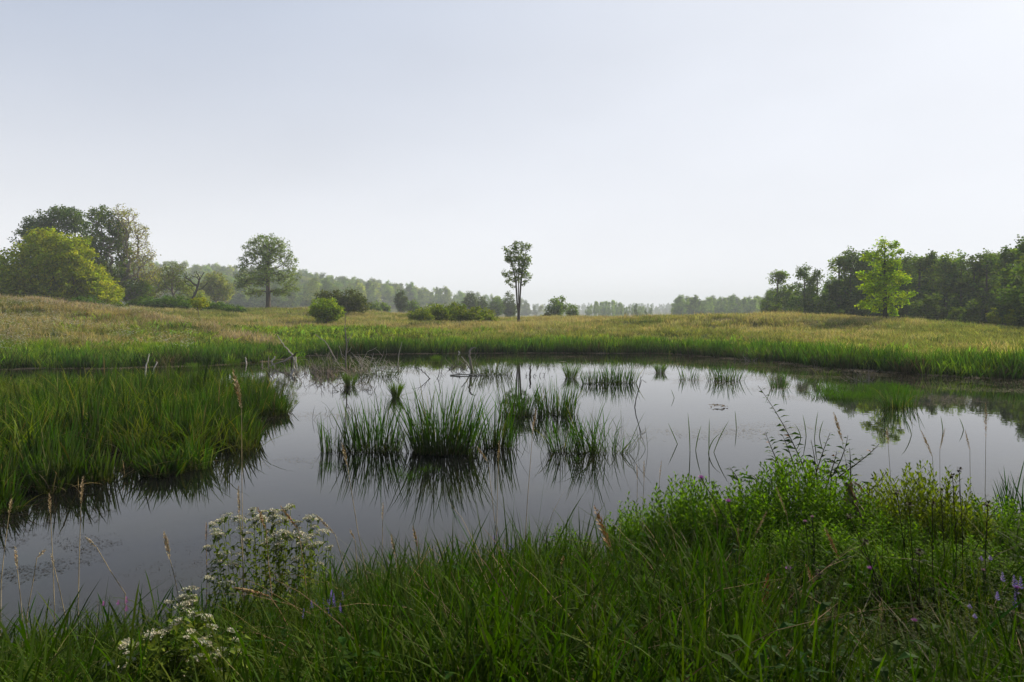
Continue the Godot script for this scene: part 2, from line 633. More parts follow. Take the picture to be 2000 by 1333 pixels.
func make_beds() -> void:
	var dk := Color(0.022, 0.040, 0.010)
	# far bank: a continuous band of cattail
	var far := []
	for k in 4:
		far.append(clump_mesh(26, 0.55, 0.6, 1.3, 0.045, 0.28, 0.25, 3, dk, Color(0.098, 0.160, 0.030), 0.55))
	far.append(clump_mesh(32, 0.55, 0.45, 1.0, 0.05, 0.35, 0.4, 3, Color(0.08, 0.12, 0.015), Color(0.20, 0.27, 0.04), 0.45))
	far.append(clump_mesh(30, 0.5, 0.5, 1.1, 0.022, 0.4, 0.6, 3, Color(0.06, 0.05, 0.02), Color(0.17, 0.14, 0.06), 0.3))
	var bed := Bed.new(far)
	bed.dry = [5]
	for i in shore.size():
		var a := shore[i]
		var b := shore[(i + 1) % shore.size()]
		if (a.y + b.y) * 0.5 < 17.5 or a.x > 34:
			continue
		var nrm := (b - a).orthogonal().normalized()
		if sd(a.x + nrm.x * 2, a.y + nrm.y * 2) < 0:
			nrm = -nrm
		for k in int(a.distance_to(b) * 26):
			var p := a.lerp(b, rng.randf())
			var depth := 5.2 if p.x > -12 else 7.5
			var t := rng.randf()
			depth *= 0.85 + 0.55 * patchy.get_noise_2d(p.x * 8 + 30, p.y * 8)
			p += nrm * (t * depth - 0.35)
			var hfac := 1.0 + 0.28 * patchy.get_noise_2d(p.x * 9, 7.0) + (0.05 if p.x > -12 else -0.12)
			var kk := rng.randi() % 4
			var edge := sstep(0.45, 0.95, t) + 0.5 * patchy.get_noise_2d(p.x * 6, p.y * 6)
			if p.x < -20:
				edge += 0.35
			if rng.randf() < edge:
				kk = 4
			elif rng.randf() < 0.10 + 0.5 * sstep(0.15, 0.4, patchy.get_noise_2d(p.x * 11 + 200, p.y * 11)):
				kk = 5
			var f := rr(0.55, 1.3)
			bed.put(kk, spin(Vector3(p.x, maxf(ground(p.x, p.y), -0.02), -p.y), 1.0, hfac * rr(0.65, 1.18), 0.08), Color(f * rr(0.85, 1.15), f, f))
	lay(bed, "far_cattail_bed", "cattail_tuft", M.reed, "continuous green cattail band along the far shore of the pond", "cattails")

	# the big bed that reaches into the pond from one side
	var poly := PackedVector2Array()
	for q in [[-420, 1120], [0, 1012], [60, 985], [150, 966], [260, 952], [330, 926], [400, 912], [482, 902], [486, 856], [500, 820], [552, 808], [548, 786], [470, 776], [380, 772], [250, 768], [100, 766], [-420, 766]]:
		var p := wat(q[0], q[1])
		poly.append(Vector2(p.x, -p.z))
	var near := []
	for k in 6:
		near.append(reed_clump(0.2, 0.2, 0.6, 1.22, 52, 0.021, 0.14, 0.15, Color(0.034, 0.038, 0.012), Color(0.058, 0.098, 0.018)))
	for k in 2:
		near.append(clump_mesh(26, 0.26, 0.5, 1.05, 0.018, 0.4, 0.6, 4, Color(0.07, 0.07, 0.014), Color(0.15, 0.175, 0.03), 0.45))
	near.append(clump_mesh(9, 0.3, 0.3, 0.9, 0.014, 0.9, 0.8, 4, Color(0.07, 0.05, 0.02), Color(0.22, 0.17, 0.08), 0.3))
	bed = Bed.new(near)
	bed.dry = [8]
	var lo := Vector2(-30, 8)
	var hi := Vector2(-5, 25)
	var made := 0
	var tries := 0
	while made < 1150 and tries < 40000:
		tries += 1
		var p := Vector2(rr(lo.x, hi.x), rr(lo.y, hi.y))
		if not Geometry2D.is_point_in_polygon(p, poly):
			continue
		var e := poly_sd(p, poly)
		var q := patchy.get_noise_2d(p.x * 14, p.y * 14)
		if q < -0.14 and e < -0.3 and rng.randf() < 0.85:
			continue
		made += 1
		var k := rng.randi() % 6
		if rng.randf() < sstep(0.0, 0.4, q) * 0.6 + 0.5 * sstep(-11, -16, p.x):
			k = 6 + rng.randi() % 2
		elif rng.randf() < 0.22:
			k = 8
		var f := rr(0.75, 1.2)
		bed.put(k, spin(Vector3(p.x, 0.0, -p.y), rr(0.8, 1.3), rr(0.55, 1.15) * (1.0 + 0.5 * q) * (0.9 + 0.35 * patchy.get_noise_2d(p.x * 5 + 70, p.y * 5)) * (0.8 if e > -0.25 else 1.0), 0.07), Color(f * rr(0.85, 1.1), f, f))
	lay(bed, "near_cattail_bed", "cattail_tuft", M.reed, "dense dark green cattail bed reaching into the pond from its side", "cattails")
	near_meshes = near


var near_meshes := []


# ---------------------------------------------------------------- trees
# Crowns are lobes (x, y, z, rx, ry, rz in metres from the foot); twig ends are sown through the lobes and joined to the trunk limb by limb.
func grow(lobes: Array, o: Dictionary) -> Array:
	var bark: Color = o.get("bark", Color(0.085, 0.072, 0.058))
	var rad: float = o.get("rad", 0.2)
	var fork: float = o.get("fork", 2.0)
	var stems: Array = o.get("stems", [])
	var pos := PackedVector3Array()
	var par := PackedInt32Array()
	var cnt := PackedFloat32Array()
	var gone := PackedFloat32Array()
	var leaf_ends := PackedVector3Array()
	var trunk_n := 0
	if stems.is_empty():
		var lean: Vector3 = o.get("lean", Vector3.ZERO)
		var m := maxi(2, int(fork / 0.6))
		for k in m + 1:
			var t := float(k) / m
			pos.append(Vector3(lean.x * t * t, fork * t - 0.25 * (1 - t), lean.z * t * t) + Vector3(rr(-1, 1), 0, rr(-1, 1)) * 0.05 * fork * 0.1)
			par.append(k - 1)
	else:
		for s: Array in stems:
			var first := pos.size()
			for k in s.size():
				if k == 0 and first > 0:
					var best := 0
					for j in first:
						if pos[j].distance_squared_to(s[0]) < pos[best].distance_squared_to(s[0]):
							best = j
					pos.append(s[0])
					par.append(best)
				else:
					var a: Vector3 = s[k - 1] if k > 0 else s[0]
					var b: Vector3 = s[k]
					var m := maxi(1, int(a.distance_to(b) / 0.7)) if k > 0 else 1
					for q in m:
						pos.append(a.lerp(b, float(q + 1) / m))
						par.append(pos.size() - 2)
	trunk_n = pos.size()
	for k in trunk_n:
		gone.append(pos[k].y * 0.5)
	# sow the twig ends
	var dens: float = o.get("dens", 1.0) * 1.35
	for l: Array in lobes:
		var n := int(maxf(3, dens * (l[3] * l[4] + l[3] * l[5] + l[4] * l[5])))
		for k in n:
			var dv := rdir()
			var q := pow(rng.randf(), 0.42)
			leaf_ends.append(Vector3(l[0], l[1], l[2]) + Vector3(dv.x * l[3], dv.y * l[4], dv.z * l[5]) * q)
	var top := pos[trunk_n - 1]
	var order := []
	for e in leaf_ends:
		order.append([e.distance_to(top) + rr(0, 0.6), e])
	order.sort_custom(func(a, b): return a[0] < b[0])
	var step: float = o.get("step", 0.9)
	var start := 0
	while start < trunk_n - 1 and pos[start].y < fork * 0.8:
		start += 1
	for it in order:
		var e: Vector3 = it[1]
		var best := -1
		var low := 1e9
		for j in range(start, pos.size()):
			var dv := e - pos[j]
			var l := dv.length()
			if l > low:
				continue
			var cost := l * (1.0 + 1.1 * maxf(0, 0.4 - dv.y / maxf(l, 0.01))) + gone[j] * 0.12
			if cost < low:
				low = cost
				best = j
		var a := pos[best]
		var l := a.distance_to(e)
		var dir := (a - pos[par[best]]).normalized() if par[best] >= 0 else Vector3.UP
		var ctrl := a.lerp(e, 0.5).lerp(a + dir * l * 0.5, 0.55) + Vector3(rr(-1, 1), rr(-0.3, 1), rr(-1, 1)) * l * 0.08
		var m := maxi(1, int(ceil(l / step)))
		var prev := best
		for k in m:
			var t := float(k + 1) / m
			var p := a.lerp(ctrl, t).lerp(ctrl.lerp(e, t), t)
			pos.append(p)
			par.append(prev)
			gone.append(gone[prev] + l / m)
			prev = pos.size() - 1
	cnt.resize(pos.size())
	var has := PackedByteArray()
	has.resize(pos.size())
	for k in range(pos.size() - 1, -1, -1):
		if cnt[k] == 0:
			cnt[k] = 1
		if par[k] >= 0:
			cnt[par[k]] += cnt[k]
	var scale := rad / pow(cnt[0], 0.48)
	var rtip: float = o.get("twig", 0.014)
	var wood := MB.new()
	var thin: float = o.get("thin", 0.0)
	for k in range(1, pos.size()):
		var p := par[k]
		if p < 0:
			continue
		var r1 := maxf(scale * pow(cnt[k], 0.48), rtip)
		var r0 := minf(maxf(scale * pow(cnt[p], 0.48), rtip), r1 * 1.45)
		if r1 < thin:
			continue
		if k < trunk_n:
			var flare := 1.0 + 0.45 * exp(-pos[p].y / 0.5)
			r0 = maxf(scale * pow(cnt[p], 0.48), rtip) * flare
			r1 *= 1.0 + 0.45 * exp(-pos[k].y / 0.5)
		wood.bar(pos[p], pos[k] + (pos[k] - pos[p]) * 0.06, r0, r1, 7 if r1 > 0.1 else 5 if r1 > 0.05 else 3, vary(bark, 0.12))
	# leaves
	var c0: Color = o.get("c0", Color(0.04, 0.075, 0.015))
	var c1: Color = o.get("c1", Color(0.075, 0.12, 0.02))
	var size: float = o.get("leaf", 0.22) * 1.45
	var many: float = o.get("leaves", 36) * 0.72
	var wide: float = o.get("spread", 0.75) * 0.85
	var flat: float = o.get("flat", 0.85)
	var crown := MB.new()
	for e in leaf_ends:
		var cc := vary(c0.lerp(c1, rng.randf()), 0.2)
		var hang: float = o.get("hang", 0.0)
		var m := int(many * rr(0.55, 1.35))
		for k in m:
			var q := rdir() * pow(rng.randf(), 0.6) * wide
			var p := e + Vector3(q.x, q.y * flat - hang * absf(q.x + q.z) * 0.5, q.z)
			var a := rdir()
			a.y = a.y * 0.75 - 0.15
			var s := size * rr(0.6, 1.25)
			var bb := a.cross(rdir()).normalized() * s * 0.34
			crown.leaf(p, a * s, bb, vary(cc, 0.32))
	return [wood.mesh(), crown.mesh()]


# lobes given by where they lie on the frame (column, row, half width, half height) for a tree with its foot at column px, distance d
func lobes_at(list: Array, px: float, d: float, base_y: float, depth := 0.6) -> Array:
	var out := []
	var k := d / FPX
	for l: Array in list:
		var rx: float = l[2] * k
		var ry: float = l[3] * k
		var z: float = l[4] * k if l.size() > 4 else rr(-1, 1) * depth * rx
		out.append([(l[0] - px) * k, EYE - (l[1] - HZ) * k - base_y, z, rx, ry, rx])
	return out


func plant_tree(called: String, label: String, cat: String, px: float, d: float, list: Array, o: Dictionary, group := "") -> Node3D:
	var p := on_ground(px, d)
	var made := grow(lobes_at(list, px, d, p.y, o.get("depth", 0.6)), o)
	var t := thing(called, label, cat, p, group)
	part("trunk", made[0], M.bark, t)
	part("crown", made[1], M[o.get("mat", "leaf")], t)
	return t


func make_trees() -> void:
	# the group on the left slope
	plant_tree("leafy_tree", "broad yellow-green tree in front of two taller dark trees", "tree", 105, 96, [[110, 520, 62, 62, 0], [50, 530, 44, 50], [160, 500, 30, 42], [95, 478, 44, 32], [30, 560, 45, 38], [100, 575, 70, 30, -20], [185, 570, 38, 32, -20], [130, 550, 60, 40, -40], [215, 588, 20, 18], [60, 500, 34, 34, -30], [165, 545, 34, 30, -30]],
		{"rad": 0.35, "fork": 1.6, "dens": 4.6, "leaf": 0.25, "leaves": 34, "spread": 0.85, "c0": Color(0.202, 0.252, 0.017), "c1": Color(0.384, 0.403, 0.026), "bark": Color(0.07, 0.06, 0.045)})
	plant_tree("tall_tree", "tall dark green tree behind the broad yellow-green tree", "tree", 115, 125, [[112, 432, 42, 27, 0], [75, 440, 26, 16], [62, 455, 18, 14], [150, 432, 26, 22], [125, 415, 25, 12], [165, 470, 24, 34], [100, 470, 50, 30], [55, 480, 18, 16], [140, 520, 50, 60]],
		{"rad": 0.5, "fork": 5.0, "dens": 3.2, "leaf": 0.27, "leaves": 30, "spread": 0.9, "c0": Color(0.056, 0.101, 0.019), "c1": Color(0.111, 0.161, 0.029), "bark": Color(0.05, 0.045, 0.04)})
	var oak := plant_tree("old_oak", "large old oak with grey half-bare limbs spreading from its dense dark side", "tree", 226, 118, [[200, 470, 32, 42, 0], [185, 510, 26, 40], [215, 540, 38, 36, 0], [205, 425, 24, 20], [230, 450, 22, 28], [195, 560, 30, 20], [225, 500, 20, 40, -30], [240, 575, 36, 14], [270, 560, 30, 16]],
		{"rad": 0.62, "fork": 3.2, "dens": 4.0, "leaf": 0.26, "leaves": 30, "spread": 0.85, "c0": Color(0.070, 0.121, 0.023), "c1": Color(0.151, 0.202, 0.036), "bark": Color(0.16, 0.14, 0.12), "twig": 0.025})
	var bare := grow(lobes_at([[250, 437, 28, 26], [265, 468, 28, 30, 0], [280, 498, 26, 26], [286, 528, 24, 22], [232, 412, 28, 14], [290, 548, 22, 12], [262, 520, 24, 30], [298, 500, 12, 14], [272, 450, 18, 16]], 226, 118, oak.position.y), {"rad": 0.4, "fork": 3.0, "dens": 4.2, "leaf": 0.19, "leaves": 9, "spread": 0.9, "flat": 0.55, "c0": Color(0.263, 0.252, 0.108), "c1": Color(0.384, 0.363, 0.143), "bark": Color(0.19, 0.165, 0.14), "twig": 0.028})
	part("limb", bare[0], M.bark, oak)
	part("thin_crown", bare[1], M.leaf, oak)
	plant_tree("edge_tree", "dark tree at the end of the leafy group, cut by the frame", "tree", -25, 104, [[-20, 545, 36, 46, 0], [-40, 520, 40, 40], [0, 575, 26, 30], [-30, 580, 40, 26]],
		{"rad": 0.3, "fork": 1.5, "dens": 3.5, "leaf": 0.27, "leaves": 28, "spread": 0.9, "c0": Color(0.051, 0.091, 0.017), "c1": Color(0.101, 0.161, 0.026)})
	plant_tree("thorn_tree", "gnarled grey tree with a bent stem and thin flat crown", "tree", 345, 128, [[338, 525, 24, 12], [328, 545, 18, 18], [350, 540, 22, 18], [322, 565, 16, 16], [360, 560, 16, 18]],
		{"stems": [[Vector3(0, -0.3, 0), Vector3(-0.3, 1.6, 0), Vector3(-0.9, 3.4, 0), Vector3(-0.8, 5.2, 0.2), Vector3(-0.2, 6.6, 0)], [Vector3(-0.9, 3.4, 0), Vector3(-2.0, 4.4, 0.3), Vector3(-2.4, 5.6, 0)]], "rad": 0.24, "fork": 3.0, "dens": 3.6, "leaf": 0.2, "leaves": 15, "spread": 0.8, "c0": Color(0.091, 0.121, 0.036), "c1": Color(0.181, 0.202, 0.057), "bark": Color(0.15, 0.13, 0.11), "twig": 0.022})
	plant_tree("leaning_tree", "slim leaning dead-topped tree with a forked bare stem", "tree", 369, 120, [[382, 535, 8, 10], [366, 545, 12, 14], [374, 562, 8, 8]],
		{"stems": [[Vector3(0, -0.3, 0), Vector3(0.5, 1.8, 0), Vector3(1.3, 3.4, 0), Vector3(1.8, 5.2, 0.1), Vector3(2.6, 6.6, 0)], [Vector3(1.3, 3.4, 0), Vector3(2.3, 3.7, 0.2), Vector3(3.2, 4.7, 0)]], "rad": 0.2, "fork": 3.0, "dens": 2.0, "leaf": 0.2, "leaves": 10, "c0": Color(0.142, 0.172, 0.043), "c1": Color(0.222, 0.242, 0.057), "bark": Color(0.07, 0.06, 0.05), "twig": 0.025})
	plant_tree("willow_tree", "round pale grey-green willow beside the leaning tree", "tree", 420, 168, [[418, 558, 30, 24, 0], [440, 570, 16, 20], [405, 575, 20, 16], [425, 545, 18, 14]],
		{"rad": 0.3, "fork": 1.6, "dens": 4.2, "leaf": 0.28, "leaves": 26, "spread": 0.9, "hang": 0.5, "c0": Color(0.242, 0.263, 0.108), "c1": Color(0.343, 0.352, 0.143), "bark": Color(0.2, 0.18, 0.15)})
	plant_tree("pale_tree", "light yellow-green small tree behind the gnarled tree", "tree", 372, 150, [[378, 575, 20, 20, 0], [360, 560, 18, 16], [395, 585, 14, 12], [352, 585, 16, 14]],
		{"rad": 0.2, "fork": 1.2, "dens": 3.5, "leaf": 0.26, "leaves": 26, "spread": 0.8, "c0": Color(0.222, 0.282, 0.057), "c1": Color(0.322, 0.363, 0.086)})
	plant_tree("olive_tree", "olive-green tree between the old oak and the gnarled tree", "tree", 290, 140, [[290, 560, 26, 28, 0], [310, 545, 20, 20], [272, 580, 24, 20]],
		{"rad": 0.25, "fork": 1.2, "dens": 3.2, "leaf": 0.26, "leaves": 26, "spread": 0.9, "c0": Color(0.131, 0.151, 0.031), "c1": Color(0.202, 0.222, 0.043)})
	# the free-standing oak
	plant_tree("meadow_oak", "free-standing oak with fan-shaped crown on the meadow", "tree", 523, 128, [[520, 520, 10.6, 40, 0], [520, 472, 31.8, 15, 0], [489, 488, 19.1, 20], [548, 486, 21.2, 20], [475, 515, 13.8, 18], [565, 512, 14.8, 22], [520, 505, 36.0, 24, 0], [486, 545, 27.6, 18], [560, 542, 23.3, 18], [520, 540, 27.6, 22, 20], [473, 556, 14.8, 11], [567, 565, 14.8, 10], [497, 572, 21.2, 8], [548, 572, 21.2, 8], [509, 490, 25.4, 20, -30]],
		{"stems": [[Vector3(0, -0.3, 0), Vector3(0.05, 3.0, 0), Vector3(-0.1, 6.5, 0.1), Vector3(0.05, 10.5, 0)]], "rad": 0.42, "fork": 3.0, "dens": 5.0, "leaf": 0.2, "leaves": 20, "spread": 0.62, "c0": Color(0.14, 0.195, 0.06), "c1": Color(0.23, 0.29, 0.09), "bark": Color(0.085, 0.075, 0.06), "twig": 0.022})
	# the slender lone tree
	var k := 85.0 / FPX
	plant_tree("lone_slender_tree", "tall slender tree with long bare trunk and tufted crown", "tree", 1013, 85, [[1012, 480, 12, 10.8], [1027, 483, 9, 10.8], [1033, 481, 6, 5.4], [990, 487, 7, 8.1], [1001, 485, 6, 9.5], [994, 503, 9, 12.2], [990, 507, 6, 8.1], [1005, 500, 10, 16.2], [1015, 505, 10, 18.9], [1025, 507, 10, 10.8], [1033, 506, 6, 6.8], [1000, 513, 9, 12.2], [1027, 520, 7, 10.8], [985, 535, 6, 6.8], [992, 540, 8, 10.8], [1000, 537, 8, 13.5], [1012, 535, 10, 18.9], [1020, 527, 8, 13.5], [1028, 540, 8, 13.5], [1035, 541, 4, 5.4], [1001, 556, 5, 6.8], [993, 551, 5, 6.8], [1024, 553, 5, 8.1], [1008, 548, 5, 10.8]],
		{"stems": [[Vector3(0, -0.3, 0), Vector3(0.0, 1.5, 0), Vector3(0.10, 2.4, 0), Vector3(0.26, 5.2, 0.1), Vector3(0.5, 7.2, 0.1), Vector3(0.9, 8.8, 0)], [Vector3(0, 1.5, 0), Vector3(-0.2, 3.0, 0.12), Vector3(-0.34, 5.6, 0.2), Vector3(-0.7, 7.2, 0.1), Vector3(-1.1, 8.4, 0)], [Vector3(0.05, 2.1, 0), Vector3(-0.03, 4.0, -0.25), Vector3(0.0, 6.2, -0.3), Vector3(0.1, 8.6, -0.2)]],
		"rad": 0.17, "fork": 6.2, "dens": 13.0, "leaf": 0.16, "leaves": 14, "spread": 0.34, "c0": Color(0.101, 0.142, 0.040), "c1": Color(0.181, 0.242, 0.072), "bark": Color(0.075, 0.065, 0.055), "twig": 0.014, "step": 0.6})
	# the bright tree on the right slope
	plant_tree("bright_tree", "bright yellow-green young tree standing before the dark wood", "tree", 1729, 73, [[1722, 482, 15, 16], [1738, 476, 8, 8], [1752, 478, 8, 7], [1762, 488, 9, 4], [1752, 492, 12, 10], [1710, 500, 18, 16], [1730, 512, 26, 16, 0], [1695, 503, 10, 5], [1690, 540, 20, 9], [1720, 545, 30, 22, 0], [1757, 545, 20, 13], [1735, 530, 24, 18, 10], [1770, 545, 10, 6], [1700, 565, 24, 12], [1735, 575, 34, 20, 0], [1770, 575, 16, 6], [1760, 592, 16, 7], [1695, 590, 18, 8], [1684, 597, 10, 4], [1725, 598, 26, 12], [1745, 610, 14, 10]],
		{"rad": 0.2, "fork": 1.3, "stems": [[Vector3(0, -0.3, 0), Vector3(0.02, 3.0, 0), Vector3(-0.05, 6.0, 0.05), Vector3(0.0, 8.6, 0)]], "dens": 8.0, "leaf": 0.17, "leaves": 22, "spread": 0.42, "flat": 0.9, "c0": Color(0.212, 0.333, 0.017), "c1": Color(0.384, 0.473, 0.023), "bark": Color(0.045, 0.04, 0.03), "twig": 0.014})
	# shrubs on the middle ground
	plant_tree("round_shrub", "round yellow-green shrub standing alone on the grass", "shrub", 636, 77, [[636, 603, 32, 22, 0], [617, 608, 18, 16], [655, 607, 17, 16], [636, 615, 30, 13, -14]],
		{"rad": 0.12, "fork": 0.3, "dens": 15.0, "leaf": 0.15, "leaves": 30, "spread": 0.4, "c0": Color(0.142, 0.212, 0.022), "c1": Color(0.263, 0.333, 0.029)})
	plant_tree("dark_shrub", "wide dark olive shrub behind the round yellow-green one", "shrub", 675, 104, [[650, 585, 24, 18], [680, 586, 28, 22, 0], [705, 594, 20, 17], [630, 578, 16, 10], [665, 600, 40, 12]],
		{"rad": 0.15, "fork": 0.4, "dens": 7.0, "leaf": 0.2, "leaves": 30, "spread": 0.6, "c0": Color(0.065, 0.085, 0.026), "c1": Color(0.111, 0.125, 0.034)})
	plant_tree("little_tree", "little yellow-green tree with a thin stem on the grass", "tree", 388, 76, [[388, 588, 16, 8, 0], [379, 594, 9, 6], [398, 595, 9, 6], [388, 597, 14, 6]],
		{"rad": 0.05, "fork": 0.55, "dens": 16.0, "leaf": 0.13, "leaves": 20, "spread": 0.26, "c0": Color(0.202, 0.242, 0.022), "c1": Color(0.343, 0.343, 0.026), "twig": 0.01})
	for q in [[330, 100, 60, 18, "low dark juniper below the gnarled tree"], [285, 102, 36, 18, "low dark bush at the foot of the old oak"], [385, 106, 40, 16, "low dark juniper behind the little yellow-green tree"], [425, 104, 36, 12, "low dark juniper next to the one behind the little tree"], [455, 102, 26, 9, "lowest dark juniper at the end of the juniper row"], [228, 84, 22, 9, "small bright green bush at the edge of the leafy group"], [165, 88, 40, 16, "dark bush under the broad yellow-green tree"], [60, 92, 50, 15, "dark undergrowth bush beneath the end of the leafy group"]]:
		var p := on_ground(q[0], q[1])
		var row: float = HZ - (p.y - EYE) * FPX / q[1]
		plant_tree("low_bush", q[4], "bush", q[0], q[1], [[q[0], row - q[3] * 0.8, q[2] * 0.7, q[3] * 0.8, 0], [q[0] - q[2] * 0.5, row - q[3] * 0.6, q[2] * 0.45, q[3] * 0.6], [q[0] + q[2] * 0.5, row - q[3] * 0.6, q[2] * 0.45, q[3] * 0.6]],
			{"rad": 0.1, "fork": 0.2, "dens": 8.0, "leaf": 0.19, "leaves": 28, "spread": 0.5, "c0": Color(0.060, 0.111, 0.018) if q[0] != 228 else Color(0.09, 0.14, 0.015), "c1": Color(0.101, 0.172, 0.026) if q[0] != 228 else Color(0.13, 0.18, 0.02)})
	var n := 0
	for q in [[822, 615, 22, 13, "olive shrub at the near end of the thicket in the middle"], [850, 609, 26, 17, "broad olive shrub in the thicket, second from its oak side"], [885, 608, 26, 18, "tallest olive shrub in the middle of the thicket"], [915, 612, 26, 16, "olive shrub beside the tallest one of the thicket"], [945, 618, 25, 16, "last olive shrub of the thicket, towards the slender tree"], [895, 628, 24, 9, "low shrub in front of the middle of the thicket"]]:
		plant_tree("thicket_shrub", q[4], "shrub", q[0], 88.0 + (n % 3) * 3.0, [[q[0], q[1], q[2], q[3], 0], [q[0] - q[2] * 0.6, q[1] + 5, q[2] * 0.6, q[3] * 0.7], [q[0] + q[2] * 0.6, q[1] + 5, q[2] * 0.6, q[3] * 0.7], [q[0], q[1] + 11, q[2], q[3] * 0.6, -10]],
			{"rad": 0.1, "fork": 0.3, "dens": 9.0, "leaf": 0.18, "leaves": 26, "spread": 0.48, "c0": Color(0.121, 0.161, 0.026), "c1": Color(0.222, 0.263, 0.036)}, "shrubs of the thicket")
		n += 1
	# scattered middle-distance trees
	for q in [[783, 190, 14, 22, 585, 0, "dark upright tree before the wooded ridge"], [752, 170, 10, 14, 598, 1, "small bright green tree beside the dark upright one"], [730, 165, 16, 12, 600, 1, "bright green bush tree next to the dark shrub"], [806, 200, 16, 13, 598, 1, "low green tree behind the thicket's near end"], [918, 230, 16, 20, 588, 0, "grey-green tree rising behind the thicket"], [940, 235, 14, 15, 594, 0, "shorter grey-green tree behind the thicket"], [970, 245, 18, 17, 597, 1, "pale green round tree close to the slender trunk"], [995, 250, 16, 24, 594, 0, "dark green tree just behind the slender trunk"],
			[1084, 165, 19, 22, 602, 2, "light green tree of the pair past the slender trunk"], [1094, 168, 15, 16, 592, 2, "taller light green tree of the pair past the slender trunk"], [1118, 172, 14, 15, 606, 2, "small light green tree beside the pair"], [1068, 160, 13, 6, 618, 3, "low dark bush beside the pair of light green trees"]]:
		var cc: Array = [[Color(0.06, 0.09, 0.026), Color(0.105, 0.14, 0.036)], [Color(0.12, 0.19, 0.03), Color(0.17, 0.24, 0.045)], [Color(0.12, 0.19, 0.04), Color(0.19, 0.26, 0.06)], [Color(0.03, 0.04, 0.022), Color(0.05, 0.055, 0.03)]][q[5]]
		plant_tree("distant_tree" if q[5] != 3 else "distant_bush", q[6], "tree" if q[5] != 3 else "bush", q[0], q[1], [[q[0], q[4], q[2] * 0.8, q[3], 0], [q[0] - q[2] * 0.5, q[4] + q[3] * 0.3, q[2] * 0.5, q[3] * 0.6], [q[0] + q[2] * 0.5, q[4] + q[3] * 0.35, q[2] * 0.5, q[3] * 0.6], [q[0], q[4] + q[3] * 0.7, q[2] * 0.8, q[3] * 0.5]],
			{"rad": 0.22, "fork": 1.4, "dens": 3.2, "leaf": 0.3, "leaves": 26, "spread": 0.8, "c0": cc[0], "c1": cc[1], "twig": 0.02})


# variants for the woods: [wood, crown] pairs, about 13 m tall
func wood_variants() -> Array:
	var out := []
	for k in 6:
		var h := 13.0
		var w: float = [3.2, 2.6, 3.6, 2.2, 2.9, 3.0][k]
		var l := []
		for q in 11:
			var t := rr(0.12, 0.93)
			var r := w * (0.55 + 0.75 * sin(PI * clampf(t * 0.85 + 0.12, 0, 1))) * 0.62
			var a := rr(0, TAU)
			l.append([cos(a) * r * 0.75, h * t, sin(a) * r * 0.75, r * rr(0.6, 0.9), rr(1.1, 1.9), r * rr(0.6, 0.9)])
		l.append([0, h * 0.92, 0, w * 0.45, 1.4, w * 0.45])
		out.append(grow(l, {"rad": 0.26, "fork": 2.0, "stems": [[Vector3(0, -0.3, 0), Vector3(0.2, h * 0.5, 0), Vector3(0, h * 0.9, 0)]], "dens": 2.3, "leaf": 0.30, "leaves": 26, "spread": 0.9, "c0": [Color(0.065, 0.11, 0.022), Color(0.095, 0.15, 0.024), Color(0.055, 0.09, 0.022)][k % 3], "c1": [Color(0.16, 0.24, 0.04), Color(0.22, 0.30, 0.042), Color(0.13, 0.19, 0.036)][k % 3], "twig": 0.02}))
	return out


